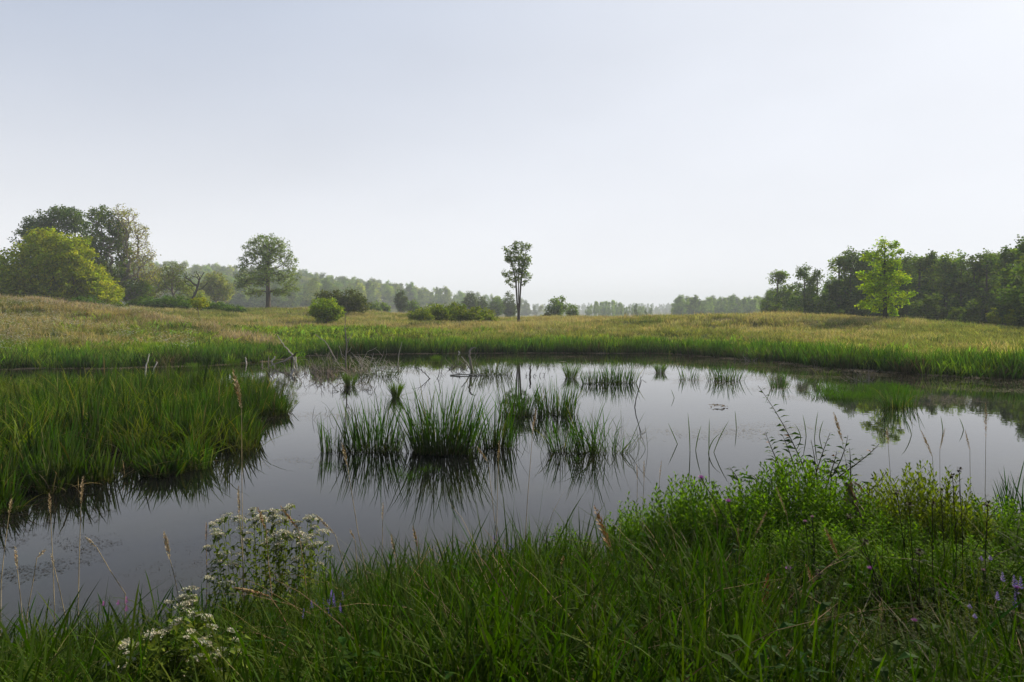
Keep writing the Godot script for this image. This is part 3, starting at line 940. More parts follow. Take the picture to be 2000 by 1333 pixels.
func make_woods() -> void:
	var vs := wood_variants()
	# the near wood on the right: every tree of its edge is a thing; heights read along its skyline
	var rows := [
		[1520, 142, 520, 1, "pale airy tree rising at the end of the wood's edge"], [1500, 150, 565, 3, "small tree at the wood's tapering end"], [1545, 138, 560, 4, "low tree filling the gap behind the pale airy tree"],
		[1572, 128, 513, 0, "round dark tree, first of the tall ones at the wood's tapering end"], [1598, 124, 522, 2, "dark tree next to the round dark tree of the wood"], [1620, 120, 545, 5, "short mid-green tree tucked under the wood's dark skyline"],
		[1640, 122, 488, 1, "tall dark tree with a notched top, behind the bright tree's leafy side"], [1664, 120, 480, 0, "tallest dark tree just behind the bright tree"], [1690, 118, 484, 2, "dark tree directly behind the bright tree's crown"], [1715, 119, 490, 4, "dark tree hidden behind the bright tree's stem"],
		[1745, 117, 497, 5, "dark tree emerging past the bright tree"], [1772, 116, 492, 0, "dark flat-topped tree past the bright tree"], [1798, 113, 488, 1, "mid-green tree in the evenly tall part of the wood"], [1825, 112, 485, 2, "very dark tree in the evenly tall part of the wood"],
		[1850, 110, 488, 4, "fine-leaved tree in the evenly tall part of the wood"], [1878, 107, 496, 3, "slim tree in a dip of the wood's skyline"], [1902, 106, 492, 5, "tree beside the dip in the wood's skyline"], [1928, 104, 486, 0, "tree beside the wood's big corner tree"],
		[1962, 98, 476, 2, "big corner tree, tallest of the wood"], [1995, 97, 470, 1, "great tree cut by the frame at the wood's tall end"], [2030, 96, 474, 4, "tree beyond the frame at the wood's tall end"], [2070, 94, 470, 5, "outer tree beyond the frame at the wood's tall end"]]
	for q in rows:
		var p := on_ground(q[0], q[1])
		var s: float = (high(q[2], q[1]) - p.y) / 13.9
		var t := thing("wood_tree", q[4], "tree", p, "trees along the edge of the wood")
		part("trunk", vs[q[3]][0], M.bark, t)
		part("crown", vs[q[3]][1], M.leaf, t)
		t.rotation.y = rr(0, TAU)
		t.scale = Vector3(s * rr(0.95, 1.15), s, s * rr(0.95, 1.15))
	# a copse behind and beside the place one stands on, which shades the near bank
	for q in [[-5.5, -4.0, 1, 1.0, "tree of the copse behind the near bank, over the dark water's end"], [0.5, -6.0, 0, 1.05, "tree of the copse straight behind the near bank"], [5.0, -3.5, 2, 1.1, "tree of the copse behind the near bank, towards the willow"], [10.5, 2.5, 4, 1.0, "tree at the bank's far end beyond the dry stems"], [14.5, 8.0, 5, 1.05, "tree on the shore beyond the frame, past the dry stems"], [-11.0, -1.5, 5, 0.95, "outer tree of the copse behind the near bank"], [-1.5, -11.0, 2, 1.1, "tree deep in the copse behind the near bank"], [6.5, -10.0, 1, 1.1, "second tree deep in the copse behind the near bank"], [-8.5, -9.0, 4, 1.0, "third tree deep in the copse behind the near bank"]]:
		var t := thing("shade_tree", q[4], "tree", Vector3(q[0], ground(q[0], q[1]), -q[1]), "trees of the copse behind the near bank")
		part("trunk", vs[q[2]][0], M.bark, t)
		part("crown", vs[q[2]][1], M.leaf_thick, t)
		t.rotation.y = rr(0, TAU)
		t.scale = Vector3(1.25, 1.0, 1.25) * q[3]
	# younger, lighter trees and bushes along its foot
	var young := [
		[1515, 128, 575, "young light tree at the foot of the wood's tapering end"], [1560, 118, 585, "light green young tree before the round dark tree"], [1605, 112, 557, "light green young tree, tallest along the wood's foot"], [1640, 106, 590, "small young tree before the tall notched tree"], [1790, 98, 562, "young tree at the wood's foot past the bright tree"], [1815, 96, 545, "leaning young tree at the wood's foot"],
		[1870, 90, 580, "bushy young tree at the foot of the fine-leaved tree"], [1898, 88, 558, "light green young tree below the dip in the skyline"], [1940, 84, 595, "yellow-green bush at the wood's foot"], [1975, 80, 598, "bright yellow-green bush near the frame's edge"], [2010, 78, 592, "dark bush at the frame's edge"], [1840, 95, 596, "dark bush at the foot of the very dark tree"], [1580, 116, 600, "dark bush at the foot of the round dark tree"], [1755, 100, 600, "dark bush behind the bright tree's stem"], [1690, 104, 598, "dark bush in the shade behind the bright tree"]]
	var ym := []
	for k in 3:
		var l := []
		for q in 8:
			var a := rr(0, TAU)
			var t := rr(0.1, 0.95)
			l.append([cos(a) * 1.0 * (1.1 - t), 5.0 * t, sin(a) * 1.0 * (1.1 - t), 0.85 * (1.25 - t), 0.75, 0.85 * (1.25 - t)])
		ym.append(grow(l, {"rad": 0.09, "fork": 0.5, "dens": 9.0, "leaf": 0.2, "leaves": 24, "spread": 0.5, "c0": [Color(0.075, 0.12, 0.022), Color(0.15, 0.19, 0.018), Color(0.04, 0.06, 0.015)][k], "c1": [Color(0.13, 0.185, 0.032), Color(0.24, 0.27, 0.025), Color(0.07, 0.10, 0.022)][k]}))
	for q in young:
		var p := on_ground(q[0], q[1])
		var s: float = maxf(0.3, (high(q[2], q[1]) - p.y) / 5.4)
		var k := 1 if q[3].contains("yellow") else 2 if q[3].contains("dark bush") else 0
		var t := thing("young_tree" if not q[3].contains("bush at") else "wood_bush", q[3], "tree" if not q[3].contains("bush at") else "bush", p, "young growth at the foot of the wood")
		part("trunk", ym[k][0], M.bark, t)
		part("crown", ym[k][1], M.leaf, t)
		t.rotation.y = rr(0, TAU)
		var wide := 1.5 if k == 2 else 1.0
		t.scale = Vector3(s * wide, s, s * wide)
	# the wood's uncountable inside
	var deep := []
	for k in 6:
		deep.append([])
	var tint := []
	for k in 6:
		tint.append([])
	for k in 300:
		var px := rr(1490, 2500)
		var d := rr(1.06, 1.9) * remap(px, 1490, 2000, 150, 97) if px < 2000 else rr(70, 180)
		if px < 2000 and d > 210:
			continue
		var p := on_ground(px, d)
		if px > 2120 and d < 75 + (px - 2120) * 0.1:
			continue
		var i := rng.randi() % 6
		var s := 0.95 * rr(0.8, 1.05)
		if px < 1620:
			s *= 0.72
		deep[i].append(spin(p, s, rr(0.9, 1.05)))
		tint[i].append(Color.WHITE * rr(0.8, 1.15))
	# ridge on the left, the hazy strip on the right and the clumps far off in the middle
	for k in 1700:
		var d := rr(365, 750)
		var x := rr(-0.95, 0.075) * d
		if x > -96 and d < 480 + (x + 96) * 2.0:
			continue
		if x < -160 and d < 420 and rng.randf() < 0.8:
			continue
		var i := rng.randi() % 6
		deep[i].append(spin(Vector3(x, far_hill(x, d), -d), rr(1.05, 1.6), rr(0.8, 1.0)))
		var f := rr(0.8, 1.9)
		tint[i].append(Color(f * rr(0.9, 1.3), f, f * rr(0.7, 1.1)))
	for k in 230:
		var d := rr(400, 670)
		var px := rr(1298, 1545)
		if px < 1310 + (d - 400) * 0.075:
			continue
		var i := rng.randi() % 6
		var s := 1.6 * rr(0.62, 0.86) * (0.8 if px < 1320 else 1.0) * remap(d, 400, 670, 0.85, 1.05)
		deep[i].append(spin(on_ground(px, d), s, 1.0))
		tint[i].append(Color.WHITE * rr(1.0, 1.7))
	for k in 75:
		var d := rr(520, 600)
		var px := rr(1143, 1272)
		var i := 1 if rng.randf() < 0.6 else 3
		var s := 1.2 * rr(0.72, 1.0) * (0.72 if px < 1155 or px > 1215 else 1.0)
		deep[i].append(Transform3D(Basis(Vector3.UP, rr(0, TAU)).scaled_local(Vector3(s * 0.62, s, s * 0.62)), on_ground(px, d)))
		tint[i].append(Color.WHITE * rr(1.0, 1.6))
	for k in 260:
		var d := rr(1200, 1750)
		var px := rr(1000, 1400)
		var i := rng.randi() % 6
		deep[i].append(spin(on_ground(px, d), rr(0.9, 1.3), 1.0))
		tint[i].append(Color.WHITE)
	var o := thing("distant_woodland", "hazy woods on the ridge, behind the wood's edge and far off in the gap", "woodland", Vector3.ZERO)
	o.set_meta("kind", "stuff")
	for k in 6:
		scatter("tree_crown", vs[k][1], M.leaf, deep[k], tint[k], o)
	# two darker trees in front of the far clump
	for q in [[1222, 330, 606, 3, "dark tree of the far clump, shorter one"], [1243, 330, 592, 0, "dark tree of the far clump, taller one"], [1262, 335, 601, 3, "slim dark tree at the end of the far clump"]]:
		var p := on_ground(q[0], q[1])
		var s: float = (high(q[2], q[1]) - p.y) / 13.9
		var t := thing("far_tree", q[4], "tree", p, "dark trees of the far clump")
		part("trunk", vs[q[3]][0], M.bark, t)
		part("crown", vs[q[3]][1], M.leaf, t)
		t.scale = Vector3(s * 0.8, s, s * 0.8)


# ---------------------------------------------------------------- things standing in the water
func reed_clump(w: float, dp: float, h0: float, h1: float, count: int, bw: float, lean: float, bend: float, c0: Color, c1: Color) -> ArrayMesh:
	var b := MB.new()
	for k in count:
		var a := rr(0, TAU)
		var q := sqrt(rng.randf())
		var p := Vector3(cos(a) * q * w, -0.25, sin(a) * q * dp)
		var hh := lerpf(h0, h1, rng.randf() if rng.randf() < 0.6 else rng.randf() * rng.randf()) * (1.0 - 0.25 * q * q) + 0.25
		# blades fan outwards from the middle
		var az := atan2(p.z, p.x) + rr(-0.9, 0.9) if rng.randf() < 0.75 else rr(0, TAU)
		var dead := rng.randf() < 0.08
		b.blade(p, az, hh, bw * rr(0.7, 1.25), rr(0.02, lean) * (0.4 + q), rr(0.1, 1) * bend * (2.0 if dead else 1.0), rr(-1.3, 1.3), 5, vary(c0, 0.3), vary(Color(0.2, 0.16, 0.07) if dead else c1, 0.4))
	# short dead and young blades that close the foot of the clump
	for k in int(count * 0.7):
		var a := rr(0, TAU)
		var q := sqrt(rng.randf())
		b.blade(Vector3(cos(a) * q * w, -0.2, sin(a) * q * dp), rr(0, TAU), (h0 * rr(0.2, 0.6)) + 0.2, bw * 0.9, rr(0.0, 0.4), rr(0, 0.5), rr(-1.3, 1.3), 3, vary(Color(0.035, 0.032, 0.014), 0.3), vary(Color(0.06, 0.065, 0.02) if rng.randf() < 0.6 else Color(0.12, 0.10, 0.045), 0.4))
	return b.mesh()


func make_pond_plants() -> void:
	var dk := Color(0.030, 0.038, 0.011)
	var gr := Color(0.055, 0.125, 0.013)
	var n := 0
	# column, row of the waterline, half width in columns, top row, blades, label
	for q in [
		[652, 883, 24, 800, 26, 0.16, "thin fan of reed blades at the open-water end of the reed clumps"],
		[730, 880, 56, 768, 120, 0.22, "loose reed clump with pointed blades beside the thin fan"],
		[862, 884, 66, 750, 260, 0.3, "largest and densest reed clump in the middle of the pond"],
		[968, 874, 34, 776, 80, 0.22, "narrow reed clump next to the largest one"],
		[1014, 812, 36, 738, 90, 0.26, "upright reed clump behind the narrow one"],
		[1088, 810, 38, 736, 110, 0.2, "loose reed clump with fine blades behind the curved blades"],
		[1100, 884, 28, 806, 50, 0.3, "sparse reed clump between the narrow clump and the curved blades"],
		[1152, 886, 22, 788, 34, 0.34, "sparse reeds with upright blades next to the widely curved ones"],
		[1188, 884, 34, 800, 26, 0.5, "few widely curved reed blades leaning over the open water"],
		[1205, 748, 38, 702, 120, 0.24, "dense reed clump near the far bank, in line with the tussock"],
		[1158, 750, 24, 716, 60, 0.22, "thin reed clump beside the dense one near the far bank"],
		[960, 732, 42, 694, 110, 0.28, "grey-green sparse reeds beside the tangle of dead branches"],
		[1345, 742, 18, 714, 28, 0.28, "small sparse reed group on open water past the round tussock"],
		[1418, 744, 34, 708, 80, 0.28, "sparse spreading reed group on open water near the far bank"],
		[1521, 758, 17, 722, 26, 0.3, "small reed group beside the mirrored wood"],
		[1760, 796, 32, 742, 60, 0.3, "reed clump at the end of the bright underwater grass"],
		[740, 735, 44, 706, 70, 0.4, "sparse brownish reeds among the dead twigs"],
		[604, 716, 26, 694, 50, 0.35, "olive reeds between the forked branch and the bare rod"],
		[702, 714, 30, 692, 60, 0.35, "olive reeds just past the dead sapling"],
		[796, 718, 26, 698, 36, 0.4, "sparse olive reeds behind the thin dark twigs"],
		[1012, 712, 28, 694, 46, 0.35, "sparse olive reeds near the far bank, in line with the upright post"],
		[1066, 716, 22, 700, 26, 0.4, "thin olive reeds near the far bank before the bright tussock"],
		[1252, 712, 22, 697, 22, 0.4, "thin olive reeds near the far bank before the round tussock"],
		[1500, 716, 24, 700, 28, 0.4, "thin olive reeds before the low grey twigs of the far shore"],
		[1618, 734, 24, 714, 26, 0.4, "thin olive reeds before the grey twiggy bush"],
		[930, 752, 16, 734, 14, 0.4, "few olive reeds in open water behind the narrow clump"],
		[655, 722, 40, 690, 110, 0.35, "olive reeds behind the tangle of dead twigs"],
	]:
		var p := wat(q[0], q[1])
		var k: float = -p.z / FPX
		var h: float = (q[1] - q[3]) * k
		var c1 := gr
		if q[6].contains("grey-green") or q[6].contains("brownish") or q[6].contains("olive"):
			c1 = Color(0.075, 0.10, 0.03)
		var o := thing("reed_clump", q[6], "reeds", p, "reed clumps standing in the pond")
		part("blades", reed_clump(q[2] * k * 0.98, q[2] * k * 0.5, h * 0.42, h * 1.3, int(q[4] * 1.8), 0.0165 if -p.z < 20 else 0.02, q[5] * 0.85, q[5] * 0.7, dk, c1), M.reed, o, "stuff")
		n += 1
	# round sedge tussocks
	for q in [[773, 776, 11, 742, "small bright tussock behind the reed clumps"], [684, 754, 15, 726, "bright tussock beside the dead twigs"], [851, 708, 14, 692, "yellow-green tussock before the far bank, alone on its mirror image"], [1115, 738, 19, 709, "bright tussock beside the dense far reed clump"], [1290, 728, 17, 709, "round bright tussock alone on open water"], [376, 722, 22, 706, "yellow-green tussock near the two bleached stakes"], [455, 714, 24, 696, "wide yellow-green tussock before the far cattails"], [405, 738, 16, 722, "small tussock behind the cattail bed"], [500, 708, 12, 694, "little tussock beside a bleached stub"]]:
		var p := wat(q[0], q[1])
		var k: float = -p.z / FPX
		var b := MB.new()
		var r: float = q[2] * k
		var h: float = (q[1] - q[3]) * k
		for i in 40 if q[4].contains("tiny") else 130:
			var a := rr(0, TAU)
			var f := sqrt(rng.randf())
			b.blade(Vector3(cos(a) * f * r * 0.45, -0.08, sin(a) * f * r * 0.45), a + rr(-0.4, 0.4), h * rr(0.7, 1.15) + 0.08, 0.016, 0.06 + 0.22 * f, rr(0.1, 0.4) * f, rr(-1, 1), 3, vary(Color(0.05, 0.06, 0.014), 0.2), vary(Color(0.115, 0.175, 0.022) if not q[4].contains("tiny") else Color(0.06, 0.06, 0.03), 0.25))
		for i in 14:
			var a := rr(0, TAU)
			b.blade(Vector3(cos(a) * r * 0.4, -0.05, sin(a) * r * 0.4), a, h * 0.7, 0.014, 0.9, 1.4, 0, 3, Color(0.12, 0.09, 0.04), Color(0.2, 0.16, 0.08))
		var o := thing("sedge_tussock", q[4], "tussock", p, "sedge tussocks in the pond")
		part("blades", b.mesh(), M.reed, o, "stuff")
	# single blades on open water: foot column, row, tip column, row, bend
	for q in [[1348, 882, 1346, 803, 0.05, "tall straight single blade on open water"], [1357, 880, 1366, 826, 0.12, "short slightly bent blade beside the tall straight one"], [1385, 885, 1385, 816, 0.02, "straight blade in the middle of the lone blades"], [1388, 884, 1420, 812, 0.12, "blade leaning far over, last of the lone blades"], [1384, 886, 1392, 830, 0.5, "blade with a drooping tip among the lone blades"], [1331, 868, 1305, 822, 0.02, "broken blade lying at a slant beside the lone blades"], [1439, 838, 1437, 800, 0.05, "small blade standing far out on the open water"], [1320, 778, 1312, 758, 0.1, "tiny blade near the round tussock"], [1576, 852, 1571, 806, 0.1, "thin blade behind the leafy shoots"], [1590, 858, 1596, 800, 0.06, "upright blade behind the leafy shoots, the taller of two"], [1600, 852, 1604, 816, 0.2, "bent blade behind the leafy shoots"], [1566, 856, 1560, 822, 0.3, "curved blade behind the leafy shoots"], [1783, 850, 1770, 800, 0.3, "curved blade in front of the mirrored bright tree"], [1843, 842, 1840, 810, 0.1, "lone blade before the mirrored wood"], [1885, 840, 1878, 812, 0.2, "slightly curved blade before the mirrored wood"], [630, 885, 628, 800, 0.05, "straight blade at the very edge of the thin fan"], [638, 890, 633, 820, 0.1, "second straight blade beside the thin fan"]]:
		var p := wat(q[0], q[1])
		var k: float = -p.z / FPX
		var b := MB.new()
		var dx: float = (q[2] - q[0]) * k
		var h: float = (q[1] - q[3]) * k + 0.2
		b.blade(Vector3(0, -0.2, 0), 0.0 if dx >= 0 else PI, h, 0.018, absf(dx) / h - q[4] * 0.5, q[4], 0.4, 6, Color(0.03, 0.035, 0.012), Color(0.05, 0.08, 0.02))
		solo("lone_reed", b.mesh(), M.reed, p, q[5], "reed", "lone reed blades in open water")
	# low bright grass growing through the water on the right
	var ms := []
	for k in 3:
		ms.append(clump_mesh(46, 0.42, 0.12, 0.36, 0.012, 0.35, 0.4, 3, Color(0.04, 0.06, 0.012), Color(0.07, 0.13, 0.018), 0.4))
	var bed := Bed.new(ms)
	for k in 75:
		var t := rng.randf()
		var p := wat(lerpf(1600, 1790, t) + rr(-10, 10), 770 + rr(-17, 13) * (0.5 + 0.5 * sin(PI * t)))
		bed.put(k % 3, spin(p - Vector3(0, 0.05, 0), rr(0.7, 1.1)), Color.WHITE * rr(0.8, 1.2))
	lay(bed, "water_grass", "grass_tuft", M.reed, "low bright green grass growing out of the water before the mirrored wood", "grass")
	# bright thin shoots between the clumps, just above water
	for k in 3:
		var b := MB.new()
		for j in 2 + k:
			b.blade(Vector3(rr(-0.12, 0.12), -0.1, rr(-0.12, 0.12)), rr(0, TAU), rr(0.35, 0.8), 0.012, rr(0.05, 0.35), rr(0, 0.5), rr(-1, 1), 5, vary(dk, 0.3), vary(Color(0.06, 0.085, 0.02), 0.4))
		ms.append(b.mesh())
	bed = Bed.new(ms)
	for q in [[790, 935], [800, 930], [770, 920], [832, 915], [640, 905], [655, 915], [1110, 900], [700, 898]]:
		for j in 3:
			bed.put(j, spin(wat(q[0] + rr(-8, 8), q[1] + rr(-6, 6)) - Vector3(0, 0.12, 0), 0.5, 1.5), Color.WHITE)
	# thin outliers between and around the clumps
	for k in 130:
		var w := wat(rr(610, 1290), 735 + 165 * pow(rng.randf(), 0.7))
		if patchy.get_noise_2d(w.x * 9, w.z * 9) > -0.12:
			bed.put(3 + k % 3, spin(w, rr(0.6, 1.0), rr(0.5, 1.0)), Color.WHITE * rr(0.7, 1.2))
	lay(bed, "young_reed_shoots", "shoot_tuft", M.reed, "short young green shoots just above the water in front of the reed clumps", "reeds")


var rp := Vector3.ZERO


# a point seen in column px, row py in the plane of the thing at rp, relative to it
func rel(px: float, py: float, dz := 0.0) -> Vector3:
	return at(px, py, -rp.z) - rp + Vector3(0, 0, dz)


func limb(b: MB, p: Vector3, dir: Vector3, l: float, r: float, depth: int, col: Color, crook := 0.25, branch := 0.7) -> void:
	var pts := PackedVector3Array([p])
	var rad := PackedFloat32Array([r])
	var m := 5
	var d := dir.normalized()
	var q := p
	for k in m:
		d = (d + rdir() * crook).normalized()
		q += d * l / m
		pts.append(q)
		rad.append(r * (1.0 - 0.75 * float(k + 1) / m))
		if depth > 0 and k > 0 and rng.randf() < branch:
			limb(b, q, (d + rdir() * 0.9).normalized(), l * rr(0.35, 0.6), r * 0.5, depth - 1, col, crook, branch)
	b.tube(pts, rad, 6 if r > 0.015 else 4, vary(col, 0.15))


func stick(b: MB, pts: Array, r0: float, r1: float, col: Color) -> void:
	var v := PackedVector3Array()
	var r := PackedFloat32Array()
	# resample with small crooks
	for k in pts.size() - 1:
		var m := 3
		for j in m:
			var t := float(j) / m
			v.append((pts[k] as Vector3).lerp(pts[k + 1], t) + (rdir() * r0 * 0.5 if k + j > 0 else Vector3.ZERO))
	v.append(pts[-1])
	for k in v.size():
		r.append(lerpf(r0, r1, float(k) / (v.size() - 1)) * rr(0.9, 1.1))
	b.tube(v, r, 7, col)


func make_dead_wood() -> void:
	var pale := Color(0.34, 0.31, 0.27)
	var grey := Color(0.20, 0.18, 0.155)
	var dark := Color(0.05, 0.043, 0.035)
	var bleached := Color(0.50, 0.47, 0.43)
	# bleached stakes: foot column,row, tip column,row, radius
	for q in [[283, 732, 291, 691, 0.035, "taller of two bleached stakes leaning in the water"], [298, 732, 306, 707, 0.04, "shorter of two bleached stakes leaning in the water"], [481, 712, 479, 698, 0.04, "pale stub beside the little tussock"], [502, 700, 502, 686, 0.05, "thick white stub before the far cattails"], [524, 712, 525, 694, 0.035, "thin grey stake among the dead branches"], [530, 707, 537, 697, 0.06, "short broken white log end slanting up"], [512, 714, 512, 704, 0.04, "grey stub at the water's edge beside the thin stake"], [1036, 737, 1035, 714, 0.05, "dark upright post standing in open water"], [1435, 708, 1434, 700, 0.05, "dark stub near the far bank"], [897, 690, 896, 686, 0.06, "small white stub at the foot of the far cattails"]]:
		var p := wat(q[0], q[1])
		var k: float = -p.z / FPX
		var b := MB.new()
		var c := dark if q[5].contains("dark") else grey if q[5].contains("grey") else bleached
		var dx: float = (q[2] - q[0]) * k
		var h: float = (q[1] - q[3]) * k
		stick(b, [Vector3(-dx * 0.3, -h * 0.3, 0), Vector3(dx * 0.4, h * 0.45, 0.02), Vector3(dx * 0.95, h * 0.93, 0.0), Vector3(dx, h, 0.01)], q[4], q[4] * 0.3, c)
		solo("dead_stake", b.mesh(), M.bark, p, q[5], "stake", "dead stakes and stubs in the pond")
	# the forked bleached branch
	var p := wat(575, 716)
	rp = p
	var t := thing("forked_dead_branch", "bleached forked branch rising in a curve from the water", "dead branch", p)
	var b := MB.new()
	stick(b, [rel(576, 722), rel(575, 704, 0.1), rel(571, 695), rel(560, 685, -0.2), rel(552, 672), rel(546, 662), rel(541, 655)], 0.055, 0.016, pale)
	part("main_branch", b.mesh(), M.bark, t)
	b = MB.new()
	stick(b, [rel(571, 696), rel(562, 704, 0.5), rel(545, 710, 0.7), rel(522, 722, 1.0)], 0.05, 0.02, grey)
	part("side_branch", b.mesh(), M.bark, t)
	b = MB.new()
	stick(b, [rel(571, 696), rel(577, 692, 0.1), rel(582, 688, 0.1)], 0.05, 0.03, dark)
	part("side_branch", b.mesh(), M.bark, t)
	b = MB.new()
	stick(b, [rel(578, 697, 0.1), rel(579, 706, 0.1), rel(582, 724, 0.2)], 0.045, 0.03, bleached)
	part("side_branch", b.mesh(), M.bark, t)
	b = MB.new()
	stick(b, [rel(571, 696), rel(563, 703, -0.5), rel(559, 716, -0.8)], 0.045, 0.03, dark)
	part("side_branch", b.mesh(), M.bark, t)
	# white split stump
	p = wat(571, 733)
	rp = p
	b = MB.new()
	stick(b, [rel(568, 735), rel(571, 725), rel(575, 720), rel(573, 714)], 0.07, 0.015, bleached)
	solo("split_stump", b.mesh(), M.bark, p, "white splintered stump below the forked branch", "stump")
	# arched bare rod
	p = wat(656, 704)
	rp = p
	b = MB.new()
	stick(b, [rel(657, 707), rel(645, 684), rel(634, 667), rel(615, 653)], 0.05, 0.02, grey)
	solo("bare_rod", b.mesh(), M.bark, p, "grey bare rod arching out of the olive reeds", "dead branch")
	# dead sapling
	p = wat(676, 730)
	rp = p
	t = thing("dead_sapling", "tall dead sapling with short bare side twigs", "dead tree", p)
	b = MB.new()
	stick(b, [rel(677, 734), rel(675, 705), rel(677, 670), rel(674, 640), rel(675, 612)], 0.045, 0.012, Color(0.16, 0.145, 0.13))
	part("stem", b.mesh(), M.bark, t)
	for q in [[675, 700, 660, 676], [675, 704, 664, 686], [677, 672, 686, 650], [677, 664, 683, 652], [675, 690, 684, 678], [675, 712, 652, 702], [675, 650, 671, 640], [675, 642, 680, 630]]:
		b = MB.new()
		stick(b, [rel(q[0], q[1]), rel((q[0] + q[2]) * 0.5 + 1, (q[1] + q[3]) * 0.5 + 3, rr(-0.3, 0.3)), rel(q[2], q[3], rr(-0.4, 0.4))], 0.018, 0.007, grey)
		part("twig", b.mesh(), M.bark, t)
	# thin pale pole
	p = wat(779, 722)
	rp = p
	b = MB.new()
	stick(b, [rel(780, 726), rel(777, 712), rel(780, 690), rel(785, 668)], 0.03, 0.01, pale)
	limb(b, rel(778, 716), Vector3(-0.8, -0.2, 0.1), 1.0, 0.02, 1, pale)
	solo("thin_pole", b.mesh(), M.bark, p, "thin pale branch standing upright before the far cattails", "dead branch")
	# tangles of twigs: column,row, half width, height in rows, twigs
	for q in [[560, 732, 40, 18, 44, grey, "tangle of grey twigs below the forked branch"], [625, 728, 38, 26, 46, grey, "tangle of twigs between the split stump and the dead sapling"], [672, 738, 34, 26, 44, Color(0.24, 0.19, 0.15), "brownish twig heap at the foot of the dead sapling"], [715, 730, 32, 40, 36, pale, "pale spiky twigs beside the dead sapling"], [690, 764, 44, 14, 22, dark, "dark stubble of twigs standing in open water before the dead sapling"], [604, 748, 30, 20, 26, grey, "low grey twigs between the cattail bed and the split stump"], [640, 714, 34, 26, 26, grey, "grey brush behind the bare rod"], [752, 720, 30, 24, 24, pale, "pale forked twigs behind the sparse brownish reeds"], [880, 722, 22, 24, 16, dark, "dark heap of dead branches beside the yellow-green tussock"], [908, 716, 20, 24, 16, grey, "grey crossed branches under the hooked snag"], [1145, 728, 14, 34, 6, pale, "pale forked twigs beside the thin far reed clump"], [1692, 746, 16, 30, 18, grey, "grey twiggy dead bush before the far cattails"], [1470, 706, 14, 14, 12, grey, "small grey twigs at the edge of the far shore"], [1045, 735, 26, 12, 12, dark, "dark stubble of twigs around the upright post"], [1600, 716, 16, 12, 10, grey, "low grey twigs on the muddy far shore"], [848, 740, 5, 34, 3, dark, "thin dark twigs standing in open water"], [1175, 690, 10, 10, 6, grey, "tiny grey twigs at the far waterline"]]:
		p = wat(q[0], q[1])
		var k: float = -p.z / FPX
		t = thing("twig_tangle", q[6], "dead twigs", p, "dead twigs in the pond")
		for j in q[4]:
			b = MB.new()
			var a := Vector3(rr(-1, 1) * q[2] * k, -0.1, rr(-1, 1) * q[2] * k * 0.5)
			limb(b, a, Vector3(rr(-1, 1), rr(0.25, 1.3) if rng.randf() < 0.75 else rr(0, 0.2), rr(-0.7, 0.7)), q[3] * k * rr(0.6, 1.4), rr(0.010, 0.022), 1, q[5], 0.28, 0.5)
			part("twig", b.mesh(), M.bark, t)
	# hooked snag
	p = wat(921, 726)
	rp = p
	t = thing("hooked_snag", "grey snag with a hooked top standing in the pond", "dead tree", p)
	b = MB.new()
	stick(b, [rel(922, 730), rel(920, 708), rel(917, 695), rel(918, 685)], 0.075, 0.04, grey)
	part("stem", b.mesh(), M.bark, t)
	b = MB.new()
	stick(b, [rel(918, 685), rel(921, 681), rel(926, 679), rel(930, 680)], 0.045, 0.012, grey)
	part("hook", b.mesh(), M.bark, t)
	b = MB.new()
	stick(b, [rel(921, 724), rel(912, 708, 0.3), rel(902, 696, 0.3)], 0.04, 0.02, pale)
	part("side_branch", b.mesh(), M.bark, t)
	# floating log
	p = wat(912, 734)
	b = MB.new()
	stick(b, [Vector3(-0.75, 0.02, 0.05), Vector3(-0.2, 0.05, 0), Vector3(0.5, 0.03, 0), Vector3(0.75, 0.04, -0.1)], 0.03, 0.018, pale)
	stick(b, [Vector3(-0.35, 0.04, 0), Vector3(-0.3, 0.12, 0.05)], 0.03, 0.02, pale)
	solo("floating_log", b.mesh(), M.bark, p, "slim pale log floating below the hooked snag", "log")
	# thin dark leaning twig
	p = wat(1240, 796)
	rp = p
	b = MB.new()
	stick(b, [rel(1239, 800), rel(1243, 778), rel(1248, 760), rel(1252, 736)], 0.016, 0.008, dark)
	stick(b, [rel(1248, 760), rel(1254, 742), rel(1262, 748)], 0.01, 0.005, dark)
	limb(b, rel(1251, 740), Vector3(0.3, 0.4, 0), 0.25, 0.007, 1, dark)
	solo("leaning_twig", b.mesh(), M.bark, p, "thin dark twig leaning alone in open water", "dead branch")
	# floating debris
	p = wat(1404, 796)
	t = thing("floating_debris", "small raft of brown dead leaves floating on open water", "debris", p)
	for k in 26:
		b = MB.new()
		var a := rr(0, TAU)
		var q := Vector3(rr(-0.2, 0.2), 0.01, rr(-0.12, 0.12))
		b.lance(q + Vector3(0, 0.05 * (1 - absf(q.x) * 4), 0), Vector3(cos(a) * 0.14, rr(0.0, 0.08), sin(a) * 0.14), Vector3(-sin(a), 0.2, cos(a)) * 0.03, 0.03, vary(Color(0.10, 0.075, 0.045), 0.4), vary(Color(0.16, 0.12, 0.08), 0.4))
		part("leaf", b.mesh(), M.dry, t)
	# driftwood and mats on the water
	var fl := []
	for k in 4:
		b = MB.new()
		for j in 60:
			var a := rr(0, TAU)
			var q := Vector3(rr(-0.5, 0.5), rr(0.001, 0.006), rr(-0.3, 0.3))
			b.leaf(q, Vector3(cos(a), 0.02, sin(a)) * rr(0.01, 0.06), Vector3(-sin(a), 0, cos(a)) * rr(0.002, 0.008), vary(Color(0.075, 0.062, 0.035), 0.4))
		fl.append(b.mesh())
	var bed := Bed.new(fl)
	var tries := 0
